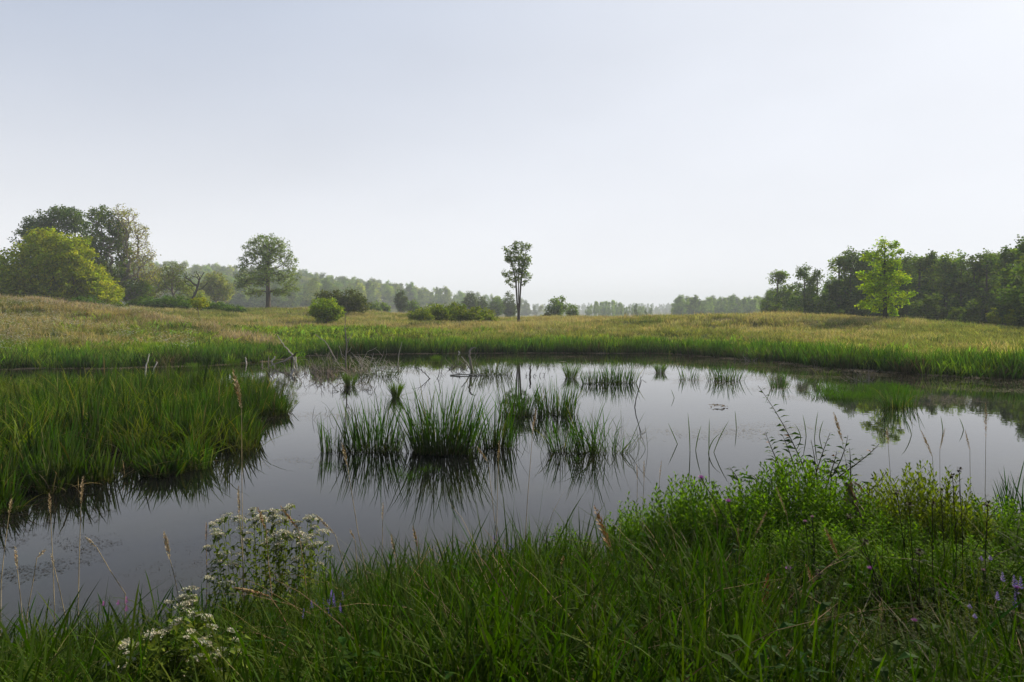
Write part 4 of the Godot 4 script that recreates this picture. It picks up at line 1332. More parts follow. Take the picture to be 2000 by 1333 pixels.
	while tries < 60000:
		tries += 1
		var x := rr(-30, 30)
		var dd := rr(4.5, 52)
		var s := sd(x, dd)
		if s > 0.1:
			continue
		var shore_near := exp(s / 1.1)
		var q := patchy.get_noise_2d(x * 3 + 40, dd * 6)
		var dens := 0.55 * shore_near + 0.5 * sstep(0.25, 0.5, q)
		if x < -2.2 and dd < 9:
			dens += 1.4 * sstep(-2.0, -4.0, x)
		if dd > 30:
			dens += 0.35 * sstep(0.0, 0.3, patchy.get_noise_2d(x * 3 + 9, dd * 14))
		if x > 8 and dd > 24:
			dens += 0.25 + 0.4 * sstep(0.05, 0.3, patchy.get_noise_2d(x * 4, dd * 9))
		if dens > 0.2 and rng.randf() < dens * (0.06 if dd < 9.5 and x < -2 else 0.45):
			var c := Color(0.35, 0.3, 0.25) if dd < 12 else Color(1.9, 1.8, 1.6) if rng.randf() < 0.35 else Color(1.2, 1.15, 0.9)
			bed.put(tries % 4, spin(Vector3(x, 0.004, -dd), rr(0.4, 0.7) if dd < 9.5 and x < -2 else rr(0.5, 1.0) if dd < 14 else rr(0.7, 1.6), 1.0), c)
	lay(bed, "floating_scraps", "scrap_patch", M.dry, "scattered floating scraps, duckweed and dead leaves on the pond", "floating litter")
	# a broken film of drowned algae in the quiet corner, lying just at the surface
	var film := []
	for k in 4:
		b = MB.new()
		for j in 320:
			var a := rr(-0.5, 0.5) + (PI if rng.randf() < 0.5 else 0.0)
			var q := Vector3(rr(-0.55, 0.55), rr(0.0, 0.004), rr(-0.3, 0.3))
			var l := rr(0.012, 0.045)
			b.leaf(q, Vector3(cos(a), 0.0, sin(a)) * l, Vector3(-sin(a), 0, cos(a)) * l * rr(0.1, 0.22), vary(Color(0.017, 0.0145, 0.010), 0.45))
		film.append(b.mesh())
	bed = Bed.new(film)
	tries = 0
	while tries < 5200:
		tries += 1
		var x := rr(-9, 0.5)
		var dd := rr(4.4, 11.5)
		if sd(x, dd) > 0.1:
			continue
		var px := 1000.0 + x / dd * FPX
		var den := sstep(330, 30, px) * sstep(10.5, 8.0, dd) * (0.5 + 1.2 * patchy.get_noise_2d(x * 12, dd * 20))
		if rng.randf() < den * 0.05:
			var f := rr(0.6, 1.6)
			bed.put(tries % 4, spin(Vector3(x, 0.003, -dd), rr(0.7, 1.2)), Color(f, f, f))
	lay(bed, "algae_film", "film_patch", M.scum, "dark broken film of drowned algae on the quiet corner of the pond", "algae")
	# muddy pale litter at the foot of the far cattails
	b = MB.new()
	for j in 60:
		var a := rr(-0.5, 0.5) + (PI if rng.randf() < 0.5 else 0.0)
		b.blade(Vector3(rr(-0.7, 0.7), 0.0, rr(-0.4, 0.4)), a, rr(0.03, 0.12), 0.02, 4.0, 2.0, 1.4, 3, vary(Color(0.2, 0.165, 0.10), 0.4), vary(Color(0.26, 0.22, 0.14), 0.4))
	var xf := []
	var cs := []
	for i in shore.size():
		var a := shore[i]
		var e := shore[(i + 1) % shore.size()]
		if (a.y + e.y) * 0.5 < 16 or a.x > 30:
			continue
		for k in int(a.distance_to(e) * 2.2):
			var w := a.lerp(e, rng.randf())
			xf.append(spin(Vector3(w.x + rr(-0.5, 0.5), 0.01, -w.y + rr(-0.3, 0.5)), rr(0.6, 1.1)))
			cs.append(Color.WHITE * rr(0.6, 1.1))
	var o := scatter("shore_litter", b.mesh(), M.dry, xf, cs)
	tag(o, "pale dead stalks lying along the far waterline", "litter")


# ---------------------------------------------------------------- the near bank
func culm_clump(count: int, h: float, c0: Color, c1: Color, wide: float) -> ArrayMesh:
	var b := MB.new()
	for k in count:
		var a := rr(0, TAU)
		var q := rr(0, 0.16)
		var p := Vector3(cos(a) * q, 0, sin(a) * q)
		var hh := h * rr(0.7, 1.1)
		var lean := Vector3(rr(-0.22, 0.22), 0, rr(-0.22, 0.22))
		var sc := vary(c0, 0.2)
		b.blade(p, atan2(lean.z, lean.x), hh, 0.006, lean.length(), 0.05, 1.4, 3, sc, sc)
		var az := rr(0, TAU)
		var m := 6
		for j in m:
			var t := 0.18 + 0.8 * j / (m - 1)
			az += PI + rr(-0.7, 0.7)
			var cc := vary(c1, 0.25)
			b.blade(p + lean * hh * t + Vector3(0, hh * t * 0.97, 0), az, rr(0.24, 0.42) * (1.1 - 0.4 * t), wide * rr(0.7, 1.2), rr(0.15, 0.5), rr(0.0, 0.75), rr(1.0, 2.1), 5, cc.lerp(sc, 0.4), cc)
	return b.mesh()


func tuft(count: int, r: float, h0: float, h1: float, w: float, lean: float, bend: float, c0: Color, c1: Color) -> ArrayMesh:
	var b := MB.new()
	for k in count:
		var a := rr(0, TAU)
		var q := sqrt(rng.randf()) * r
		b.blade(Vector3(cos(a) * q, -0.02, sin(a) * q), rr(0, TAU), rr(h0, h1), w * rr(0.6, 1.3), rr(0.05, lean), rr(0.0, 1.0) * bend, rr(0.6, 2.3), 6, vary(c0, 0.25), vary(c1, 0.3))
	return b.mesh()


# how tall the growth on the bank is, by bearing
func bank_height(px: float) -> float:
	return lerpf(0.72, 1.15, sstep(100, 1250, px))


# the grass stays lower where flowers and seed heads stand behind it: column, distance, row, half width
const WINDOWS := [[345, 2.65, 1335, 125], [530, 4.6, 1130, 115], [384, 4.0, 1172, 26], [1541, 3.4, 1140, 20], [1701, 3.4, 1140, 20], [1787, 2.9, 1240, 20], [1986, 3.0, 1170, 20], [1501, 3.0, 1215, 16], [1515, 2.9, 1275, 18], [1182, 3.6, 1092, 28], [632, 3.4, 1215, 34], [1966, 3.0, 1190, 22], [1237, 2.6, 1345, 28], [1332, 2.7, 1345, 14], [1626, 3.6, 1095, 22], [1585, 3.4, 1155, 16], [495, 3.4, 1168, 40], [216, 3.6, 1195, 36], [1725, 3.2, 1230, 12]]


func make_bank_grass() -> void:
	var dk := Color(0.016, 0.030, 0.007)
	var ms := []
	for k in 4:
		ms.append(culm_clump(5, 0.62, Color(0.035, 0.045, 0.010), Color(0.052, 0.090, 0.012), 0.0080))
	for k in 3:
		ms.append(tuft(30, 0.17, 0.35, 0.75, 0.0065, 0.4, 0.7, dk, Color(0.044, 0.076, 0.010)))
	for k in 2:
		ms.append(tuft(44, 0.16, 0.25, 0.6, 0.004, 0.6, 0.9, dk, Color(0.058, 0.080, 0.014)))
	ms.append(tuft(16, 0.14, 0.35, 0.85, 0.0045, 0.6, 0.9, Color(0.06, 0.05, 0.025), Color(0.16, 0.125, 0.065)))
	# leafy low herbs
	for k in 2:
		var b := MB.new()
		for j in 9:
			var a := rr(0, TAU)
			var p := Vector3(cos(a), 0, sin(a)) * rr(0, 0.14)
			var h := rr(0.2, 0.5)
			b.blade(p, a, h, 0.005, 0.15, 0.1, 0, 2, dk, dk)
			for i in 9:
				var t := 0.2 + 0.8 * i / 8.0
				var z := rr(0, TAU)
				var dv := Vector3(cos(z), rr(0.1, 0.6), sin(z)) * rr(0.05, 0.09)
				b.lance(p + Vector3(cos(a) * 0.15 * h * t, h * t, sin(a) * 0.15 * h * t), dv, Vector3(-sin(z), 0, cos(z)) * 0.012, 0.015, vary(Color(0.03, 0.065, 0.012), 0.25), vary(Color(0.04, 0.08, 0.014), 0.25))
		ms.append(b.mesh())
	var bed := Bed.new(ms)
	bed.dry = [9]
	var n := 0
	var tries := 0
	while n < 4600 and tries < 80000:
		tries += 1
		var d := 1.8 + 6.0 * pow(rng.randf(), 1.15)
		var x := rr(-0.95, 0.95) * (d + 0.8)
		var s := sd(x, d)
		if s < -0.12:
			continue
		n += 1
		var px := 1000.0 + x / d * FPX
		var hf := bank_height(px) * (0.55 + 0.45 * sstep(-0.1, 0.9, s))
		hf *= 1.0 + 0.25 * patchy.get_noise_2d(x * 25, d * 25)
		var y := ground(x, d)
		# the growth is low at one end of the bank and rises towards the other
		var crest := lerpf(1150, 990, sstep(-50, 1250, px))
		for w: Array in WINDOWS:
			if d < w[1] and absf(px - w[0]) < w[3]:
				crest = maxf(crest, w[2])
		if px > 1500 and d < 3.4:
			crest = maxf(crest, lerpf(1100, 1190, sstep(1500, 1700, px)))
		var most := EYE - (crest - HZ) / FPX * d - y
		var k := rng.randi() % 12
		if k >= 10 and rng.randf() < 0.4:
			k = rng.randi() % 4
		if k == 9 and rng.randf() < 0.35:
			k = 5
		var tall: float = [0.95, 0.95, 0.95, 0.95, 0.62, 0.62, 0.62, 0.5, 0.5, 0.6, 0.5, 0.5][k]
		hf = clampf(most / tall * rr(0.8, 1.1), 0.3, hf * 1.25)
		var f := rr(0.75, 1.25)
		bed.put(k, spin(Vector3(x, y - 0.02, -d), lerpf(1.0, hf, 0.5), hf * rr(0.75, 1.1) / lerpf(1.0, hf, 0.5), 0.14), Color(f * rr(0.85, 1.2), f, f * rr(0.8, 1.2)))
	lay(bed, "bank_grass", "grass_clump", M.reed, "dense dark green grasses and herbs covering the near bank", "grass")
	# farther growth along the shore outside the frame, and stiff upright blades at the water's edge
	var st := []
	for k in 4:
		var b := MB.new()
		for j in 5:
			var p := Vector3(rr(-0.1, 0.1), -0.1, rr(-0.1, 0.1))
			b.blade(p, rr(0, TAU), rr(0.5, 0.95), 0.016, rr(0, 0.3), rr(0, 0.2), rr(-1.4, 1.4), 5, vary(dk, 0.2), vary(Color(0.026, 0.07, 0.012), 0.3))
		st.append(b.mesh())
	bed = Bed.new(st)
	for i in shore.size():
		var a := shore[i]
		var e := shore[(i + 1) % shore.size()]
		if (a.y + e.y) * 0.5 > 16.5 or a.x < -8 or a.x > 20:
			continue
		for k in int(a.distance_to(e) * 9):
			var w := a.lerp(e, rng.randf()) + Vector2(rr(-0.3, 0.3), rr(-0.5, 0.35))
			var px := 1000.0 + w.x / w.y * FPX
			if patchy.get_noise_2d(w.x * 20, 3) < -0.15:
				continue
			bed.put(k % 4, spin(Vector3(w.x, maxf(ground(w.x, w.y), -0.1), -w.y), 1.0, rr(0.6, 1.05) * bank_height(px), 0.1), Color.WHITE * rr(0.75, 1.2))
	lay(bed, "edge_reeds", "reed_tuft", M.reed, "stiff dark blades standing along the near water's edge", "reeds")


# shoots with narrow leaves all the way up
func shoot(h: float, leaves: int, l: float, w: float, c0: Color, c1: Color, up := 0.45) -> ArrayMesh:
	var b := MB.new()
	var lean := rr(-0.08, 0.08)
	b.blade(Vector3.ZERO, 0.3, h, 0.007, lean, 0.05, 1.2, 3, c0, c0)
	for j in leaves:
		var t := 0.12 + 0.88 * float(j) / leaves
		var z := j * 2.4 + rr(-0.3, 0.3)
		var s := l * (1.0 - 0.55 * pow(t, 3.0)) * rr(0.75, 1.2)
		var dv := Vector3(cos(z), rr(up - 0.25, up + 0.35) + 0.6 * pow(t, 6.0), sin(z)).normalized() * s
		b.lance(Vector3(0.0, h * t, 0.0), dv, Vector3(-sin(z), 0, cos(z)) * w * 0.5, s * 0.18, vary(c0.lerp(c1, t), 0.22), vary(c1, 0.2))
	return b.mesh()


func make_bank_plants() -> void:
	var gold := []
	for k in 4:
		gold.append(shoot(0.9, 80, 0.085, 0.015, Color(0.035, 0.065, 0.010), Color(0.125, 0.23, 0.020)))
	var gold2 := []
	for k in 3:
		gold2.append(shoot(0.9, 70, 0.09, 0.014, Color(0.05, 0.065, 0.012), Color(0.155, 0.20, 0.028), 0.6))
	# mounds: column, distance, half width in columns, top row, depth, shoots, set, label
	for q in [[1548, 5.0, 105, 905, 0.45, 120, 0, "tall bright green leafy mound with the shoots rising behind it"], [1345, 4.9, 80, 948, 0.4, 90, 0, "lower bright green leafy mound beside the purple thistle"], [1455, 4.7, 70, 975, 0.35, 60, 0, "dip of bright green leaves between the two mounds"], [1238, 5.3, 32, 985, 0.25, 26, 0, "slim bright green leafy plant next to the lower mound"], [1790, 5.0, 95, 925, 0.4, 80, 1, "yellowing bushy plant before the mirrored bright tree"], [1700, 4.6, 80, 1000, 0.35, 60, 0, "green leafy plant around the broken grey stalk"], [1930, 5.0, 90, 985, 0.4, 70, 0, "green leafy plants at the bank's far end"], [1110, 5.6, 40, 1045, 0.25, 24, 0, "small green leafy plant at the water's edge among the grass"], [1610, 4.0, 120, 1030, 0.3, 60, 0, "leafy growth in front of the tall bright mound"], [1860, 4.0, 120, 1060, 0.3, 60, 0, "leafy growth below the yellowing bushy plant"]]:
		var p := on_ground(q[0], q[1])
		var o := thing("leafy_mound", q[7], "plant", p, "leafy green plants on the bank")
		var set_: Array = gold if q[6] == 0 else gold2
		var r: float = 1.12 * q[2] * q[1] / FPX
		var h: float = high(q[3] - 20.0, q[1]) - p.y
		var xf := []
		var cs := []
		for v in set_.size():
			xf.append([])
			cs.append([])
		for k in int(q[5] * 3.4):
			var a := rr(0, TAU)
			var f := sqrt(rng.randf())
			var x := cos(a) * f * r
			var z: float = sin(a) * f * q[4]
			var y := ground(p.x + x, -(p.z + z)) - p.y
			var tall: float = (h * (1.0 - 0.25 * f * f) * rr(0.84, 1.04) - y * 0.5) / 0.9
			var lean := Basis(Vector3(z, 0, -x).normalized() if f > 0.01 else Vector3.RIGHT, 0.14 * f) * Basis(Vector3.UP, rr(0, TAU))
			var v := rng.randi() % set_.size()
			xf[v].append(Transform3D(lean.scaled_local(Vector3(1, tall, 1)), Vector3(x, y - 0.03, z)))
			cs[v].append(Color.WHITE * rr(0.75, 1.2))
		for v in set_.size():
			if xf[v].size():
				scatter("leafy_shoot", set_[v], M.leaf, xf[v], cs[v], o)
	make_boneset()
	make_willow()
	make_stalks()
	make_flowers()
	make_weeds()


func umbel(r: float) -> ArrayMesh:
	var b := MB.new()
	var m := int(16 + r * 420)
	for k in m:
		var f := sqrt(float(k) / m)
		var a := k * 2.4
		var p := Vector3(cos(a) * f * r, r * 0.32 * (1 - f * f) + rr(-0.003, 0.003), sin(a) * f * r)
		var c := vary(Color(0.42, 0.41, 0.31), 0.25)
		for j in 3:
			var z := rr(0, TAU)
			b.leaf(p, Vector3(cos(z) * 0.010, rr(0.004, 0.010), sin(z) * 0.010), Vector3(-sin(z), 0.3, cos(z)) * 0.004, c)
		if k % 4 == 0:
			b.blade(Vector3(0, -r * 0.9, 0), a, 0.001, 0.001, 0, 0, 0, 1, c, c)
			b.leaf(Vector3(0, -r * 0.8, 0), p + Vector3(0, r * 0.8, 0), Vector3(0.0015, 0, 0.0015), Color(0.06, 0.09, 0.03))
	return b.mesh()


func make_boneset() -> void:
	var big := [umbel(0.045), umbel(0.035), umbel(0.028)]
	for spec in [
		["tall white-flowered plant with flat flower heads rising before the water", 4.6, 530,
			[[432, 1020], [442, 1008], [455, 1002], [470, 1014], [428, 1034], [448, 1030], [462, 1042], [489, 1004], [500, 1000], [495, 1018], [487, 1036], [505, 1034], [515, 1008], [530, 1000], [542, 994], [552, 1004], [538, 1012], [522, 1022], [548, 1020], [562, 1014], [575, 1030], [585, 1018], [592, 1038], [600, 1016], [572, 1044], [558, 1036], [604, 1034], [616, 1036], [610, 1048], [630, 1044], [416, 1064], [450, 1078], [470, 1070], [524, 1056], [556, 1060], [592, 1064], [618, 1070], [636, 1088], [600, 1080], [440, 1090], [470, 1090]]],
		["low white-flowered plant with rounded heads among the grass at the frame's lower edge", 2.55, 345,
			[[232, 1284], [250, 1256], [262, 1250], [275, 1254], [288, 1250], [256, 1264], [272, 1262], [330, 1222], [345, 1218], [358, 1222], [372, 1220], [384, 1226], [392, 1254], [404, 1250], [418, 1248], [432, 1256], [442, 1264], [408, 1262], [425, 1268], [310, 1296], [335, 1290], [350, 1288], [366, 1292], [345, 1312], [372, 1312], [380, 1318], [238, 1310], [300, 1330], [444, 1292], [322, 1238], [225, 1330]]],
		["small white-flowered plant between the grass and the taller white flowers", 4.0, 400, [[378, 1152], [388, 1148], [366, 1158], [384, 1160], [402, 1152], [374, 1166]]],
	]:
		var d: float = spec[1]
		var p := on_ground(spec[2], d)
		rp = p
		var o := thing("white_flower_plant", spec[0], "flowering plant", p)
		var green := MB.new()
		var heads: Array = spec[3].duplicate()
		for q in spec[3]:
			if rng.randf() < 0.75:
				heads.append([q[0] + rr(-15, 15), q[1] + rr(-4, 16)])
		for q in heads:
			var head := rel(q[0], q[1], rr(-0.22, 0.22) * (0.5 if d < 3 else 1.0))
			var f := part("flower_head", big[rng.randi() % 3], M.petal, o)
			var s := 1.0 if d > 3 else 0.62
			f.position = head
			f.rotation = Vector3(rr(-0.3, 0.3), rr(0, TAU), rr(-0.3, 0.3))
			f.scale = Vector3.ONE * s * rr(0.8, 1.2)
			# stem towards the foot, with opposite leaves
			var foot := Vector3(head.x * 0.62 + rr(-0.06, 0.06), 0, head.z * 0.6)
			foot.y = ground(p.x + foot.x, -(p.z + foot.z)) - p.y
			var m := 12
			for k in m:
				var a := foot.lerp(head, float(k) / m) + Vector3(0, 0, 0)
				var e := foot.lerp(head, float(k + 1) / m)
				green.leaf(a, e - a, Vector3(0.003, 0, 0.001), Color(0.07, 0.085, 0.03))
				var z := rr(0, TAU)
				for side in [0.0, PI]:
					var dv := Vector3(cos(z + side), rr(0.05, 0.5), sin(z + side)) * rr(0.05, 0.11) * (1.25 - 0.7 * k / m)
					green.lance(e, dv, Vector3(-sin(z + side), 0, cos(z + side)) * 0.013, 0.03, vary(Color(0.12, 0.17, 0.03), 0.3), vary(Color(0.19, 0.25, 0.045), 0.3))
		part("foliage", green.mesh(), M.leaf, o, "stuff")


func make_willow() -> void:
	var p := on_ground(1580, 5.4)
	rp = p
	var o := thing("willow_shrub", "young willow with arching leafy shoots rising behind the bright mound", "shrub", p)
	var lm := []
	for k in 4:
		var b := MB.new()
		var c := [Color(0.045, 0.085, 0.020), Color(0.07, 0.13, 0.022), Color(0.035, 0.065, 0.020), Color(0.06, 0.10, 0.025)][k] as Color
		b.lance(Vector3.ZERO, Vector3(0.085, 0.012, 0), Vector3(0, 0.004, 0.013), 0.022, c, vary(c, 0.2))
		lm.append(b.mesh())
	var rust := MB.new()
	rust.lance(Vector3.ZERO, Vector3(0.06, 0.01, 0), Vector3(0, 0.004, 0.012), 0.02, Color(0.22, 0.09, 0.02), Color(0.25, 0.10, 0.02))
	var rust_m := rust.mesh()
	for q in [[1585, 960, 1548, 850, 1494, 757, 26], [1530, 935, 1512, 890, 1479, 838, 17], [1592, 955, 1594, 895, 1600, 838, 14], [1560, 940, 1540, 880, 1530, 850, 10], [1608, 950, 1622, 900, 1632, 880, 9], [1632, 935, 1648, 900, 1660, 852, 12], [1640, 938, 1685, 890, 1708, 866, 15], [1700, 960, 1712, 935, 1716, 915, 5], [1452, 950, 1440, 930, 1430, 916, 7], [1470, 945, 1475, 930, 1458, 922, 5], [1590, 950, 1585, 900, 1586, 860, 9], [1660, 950, 1668, 905, 1672, 880, 8]]:
		var a := rel(q[0], q[1], rr(-0.1, 0.1))
		var m := rel(q[2], q[3], rr(-0.12, 0.12))
		var e := rel(q[4], q[5], rr(-0.2, 0.2))
		var foot := Vector3(a.x * 0.7, 0, a.z)
		foot.y = ground(p.x + foot.x, -(p.z + foot.z)) - p.y
		var pts := PackedVector3Array([foot])
		var rad := PackedFloat32Array([0.008])
		for k in 9:
			var t := k / 8.0
			pts.append(a.lerp(m, t).lerp(m.lerp(e, t), t))
			rad.append(lerpf(0.0065, 0.0016, t))
		var b := MB.new()
		b.tube(pts, rad, 5, Color(0.10, 0.075, 0.045))
		var stem := part("stem", b.mesh(), M.bark, o)
		var many := int(q[6] * 1.4)
		for k in many:
			var t: float = 0.04 + 0.96 * float(k) / many
			var at_ := a.lerp(m, t).lerp(m.lerp(e, t), t)
			var l := part("leaf", rust_m if rng.randf() < 0.05 else lm[rng.randi() % 4], M.leaf_thick, stem)
			var az := (PI if k % 2 else 0.0) + rr(-0.8, 0.8)
			var s: float = (1.25 - 0.85 * t * t) * rr(0.75, 1.2)
			l.transform = Transform3D((Basis(Vector3.UP, az) * Basis(Vector3(0, 0, 1), rr(0.1, 0.6)) * Basis(Vector3(1, 0, 0), rr(-0.7, 0.7))).scaled_local(Vector3.ONE * s), at_)


# dry grass stalk with a spindle of seed, along head -> neck -> foot
func stalk(label: String, d: float, head: Vector2, neck: Vector2, foot: Vector2, fat: float, tone: Color) -> void:
	var p := on_ground(foot.x, d)
	rp = p
	var h := rel(head.x, head.y, 0)
	var n := rel(neck.x, neck.y, rr(-0.03, 0.03))
	var o := thing("seed_stalk", label, "grass stalk", p, "dry grass stalks with seed heads on the bank")
	var b := MB.new()
	var low := Vector3(0, -0.02, 0)
	var f := rel(foot.x, foot.y, 0)
	if f.y > 0.02:
		b.tube(PackedVector3Array([low, f.lerp(low, 0.4) + rdir() * 0.01, f, f.lerp(n, 0.5) + rdir() * 0.006, n]), PackedFloat32Array([0.0028, 0.0026, 0.0024, 0.002, 0.0018]), 4, tone * 0.8)
	else:
		b.tube(PackedVector3Array([low, low.lerp(n, 0.5) + rdir() * 0.008, n]), PackedFloat32Array([0.0028, 0.0022, 0.0018]), 4, tone * 0.8)
	part("stem", b.mesh(), M.bark, o)
	b = MB.new()
	var axis := h - n
	var l := axis.length()
	var m := int(clampf(l * 700, 30, 130))
	for k in m:
		var t := float(k) / m
		var q := n + axis * t
		var z := rdir()
		var s := fat * (0.35 + 0.9 * sin(PI * clampf(t * 0.9 + 0.08, 0, 1)))
		var dv := (axis.normalized() * 0.9 + z * 0.55).normalized() * maxf(0.012, s * 1.6)
		b.lance(q + z * s * 0.3, dv, dv.cross(z).normalized() * s * 0.28, 0.002, vary(tone, 0.3), vary(tone * 1.15, 0.3))
	part("seed_head", b.mesh(), M.dry, o)


func make_stalks() -> void:
	var tan_ := Color(0.30, 0.21, 0.12)
	var buff := Color(0.36, 0.30, 0.20)
	var rust := Color(0.24, 0.13, 0.06)
	for q in [
		["tall tan seed stalk standing before the cattail bed", 4.4, 455, 722, 469, 800, 474, 1100, 0.016, buff],
		["tan seed stalk bending over the grass in the middle of the bank", 3.6, 1162, 990, 1197, 1084, 1240, 1270, 0.017, tan_],
		["rust-brown seed stalk leaning at the frame's lower edge", 2.6, 1216, 1240, 1258, 1338, 1290, 1420, 0.012, rust],
		["thick rust-brown seed head standing upright in the grass", 3.0, 1501, 1122, 1489, 1208, 1486, 1330, 0.014, rust],
		["brown seed head leaning beside the thick upright one", 2.9, 1520, 1192, 1498, 1270, 1488, 1330, 0.012, rust],
		["brown seed head cut by the frame's lower edge", 2.7, 1335, 1268, 1328, 1340, 1326, 1400, 0.012, rust],
		["pale seed stalk before the dark water near the frame's edge", 4.2, 162, 932, 158, 985, 152, 1180, 0.010, buff],
		["thin pale seed stalk at the edge of the cattail bed", 4.2, 96, 965, 100, 1002, 106, 1200, 0.009, buff],
		["slanting seed stalk at the frame's edge", 4.2, 22, 975, 14, 1008, 2, 1130, 0.009, buff],
		["pale seed head nodding over the dark water before the reed mirror image", 4.2, 320, 1040, 334, 1092, 350, 1180, 0.013, buff],
		["long stalk arching towards the cattail bed with a thin head", 4.0, 166, 1050, 187, 1070, 244, 1160, 0.008, buff],
		["short fat seed head low over the dark water", 3.9, 29, 1068, 40, 1110, 44, 1220, 0.009, buff],
		["crooked pale stalk low over the dark water", 3.9, 88, 1074, 66, 1092, 52, 1200, 0.008, buff],
		["seed stalk leaning away from the frame's edge", 3.9, 100, 1084, 109, 1106, 128, 1210, 0.007, buff],
		["straight thin stalk beside the tall white flowers", 4.4, 403, 1022, 402, 1062, 402, 1200, 0.007, tan_],
		["tan seed head lying flat below the white flowers", 3.4, 458, 1149, 528, 1163, 560, 1220, 0.011, tan_],
		["seed stalk in front of the first white flower heads", 4.3, 465, 950, 470, 1010, 476, 1150, 0.010, buff],
		["seed head among the white flowers", 4.3, 503, 992, 521, 1034, 530, 1160, 0.010, tan_],
		["seed head leaning over the last white flowers", 4.3, 548, 990, 582, 1036, 600, 1170, 0.010, tan_],
		["nodding pale stalk past the white flowers", 4.4, 618, 1008, 654, 1044, 694, 1170, 0.009, buff],
		["short nodding stalk beside the last white flowers", 4.4, 683, 1035, 693, 1056, 700, 1150, 0.008, buff],
		["thin upright pale stalk over open water", 4.6, 748, 982, 746, 1020, 744, 1160, 0.007, buff],
		["curved tan seed head at the water's edge", 4.4, 764, 1044, 774, 1088, 780, 1170, 0.010, buff],
		["tan seed head next to the curved one", 4.4, 806, 1028, 816, 1070, 822, 1170, 0.010, tan_],
		["pale seed stalk before the largest reed clump's mirror image", 4.6, 668, 866, 680, 908, 720, 1150, 0.010, buff],
		["bent seed head before the narrow reed clump", 4.6, 932, 874, 953, 902, 980, 1120, 0.009, buff],
		["fine seed stalk before the narrow reed clump", 4.6, 975, 862, 973, 905, 970, 1120, 0.008, buff],
		["tall fine seed stalk before the upright reed clump", 4.6, 1047, 800, 1040, 850, 1022, 1110, 0.009, buff],
		["tan seed head before the tall bright mound's dip", 4.4, 1390, 985, 1398, 1010, 1402, 1100, 0.007, buff],
		["pair-forming pale seed head before the lower mound", 4.2, 1442, 1032, 1440, 1062, 1436, 1160, 0.007, buff],
		["leaning pale seed stalk before the bright mounds", 4.0, 1497, 1000, 1480, 1046, 1460, 1150, 0.007, buff],
		["long pale stalk crossing the tall bright mound", 4.0, 1517, 952, 1540, 1010, 1552, 1140, 0.007, buff],
		["seed stalk above the willow leaves", 5.0, 1629, 806, 1646, 864, 1668, 1010, 0.013, buff],
		["pale seed stalk before the mirrored bright tree", 5.0, 1733, 836, 1737, 870, 1742, 1000, 0.009, buff],
		["very tall thin seed stalk before the mirrored wood", 5.2, 1926, 786, 1929, 856, 1924, 1020, 0.010, buff],
		["nodding seed stalk before the mirrored wood", 5.2, 1800, 842, 1820, 892, 1826, 1010, 0.010, buff],
		["thin seed stalk beside the nodding one", 5.2, 1846, 838, 1840, 880, 1836, 1010, 0.007, buff],
		["fine open seed stalk close to the very tall one", 5.2, 1886, 842, 1892, 880, 1900, 1010, 0.008, buff],
		["seed head leaning in the grass below the tall mound", 3.6, 1612, 1032, 1640, 1092, 1660, 1200, 0.010, tan_],
		["seed head drooping below the leafy mound", 3.4, 1576, 1105, 1594, 1150, 1606, 1240, 0.009, tan_],
		["short seed stalk in the grass before the slim leafy plant", 4.2, 1160, 1087, 1150, 1110, 1146, 1180, 0.008, tan_],
		["fine stalk over the water next to the slim leafy plant", 5.0, 1258, 900, 1257, 940, 1255, 1060, 0.007, buff],
		["fine stalk over the water past the slim leafy plant", 5.0, 1292, 902, 1289, 938, 1285, 1050, 0.006, buff],
		["fine stalk over the water, closest to the curved reeds", 5.0, 1244, 908, 1245, 940, 1246, 1060, 0.006, buff],
		["tan head in the grass at the middle of the bank", 3.6, 1102, 1088, 1096, 1108, 1092, 1180, 0.008, tan_],
		["thin rust stalk in the grass at the lower edge", 2.8, 1166, 1222, 1196, 1242, 1230, 1300, 0.007, rust],
		["tall buff stalk in the weeds near the frame's edge", 3.6, 1838, 1118, 1834, 1160, 1836, 1260, 0.008, tan_],
		["pale stalk rising out of the weeds below the nodding stalk", 3.2, 1722, 1170, 1726, 1225, 1730, 1290, 0.009, buff],
	]:
		stalk(q[0], q[1], Vector2(q[2], q[3]), Vector2(q[4], q[5]), Vector2(q[6], q[7]), q[8], q[9])


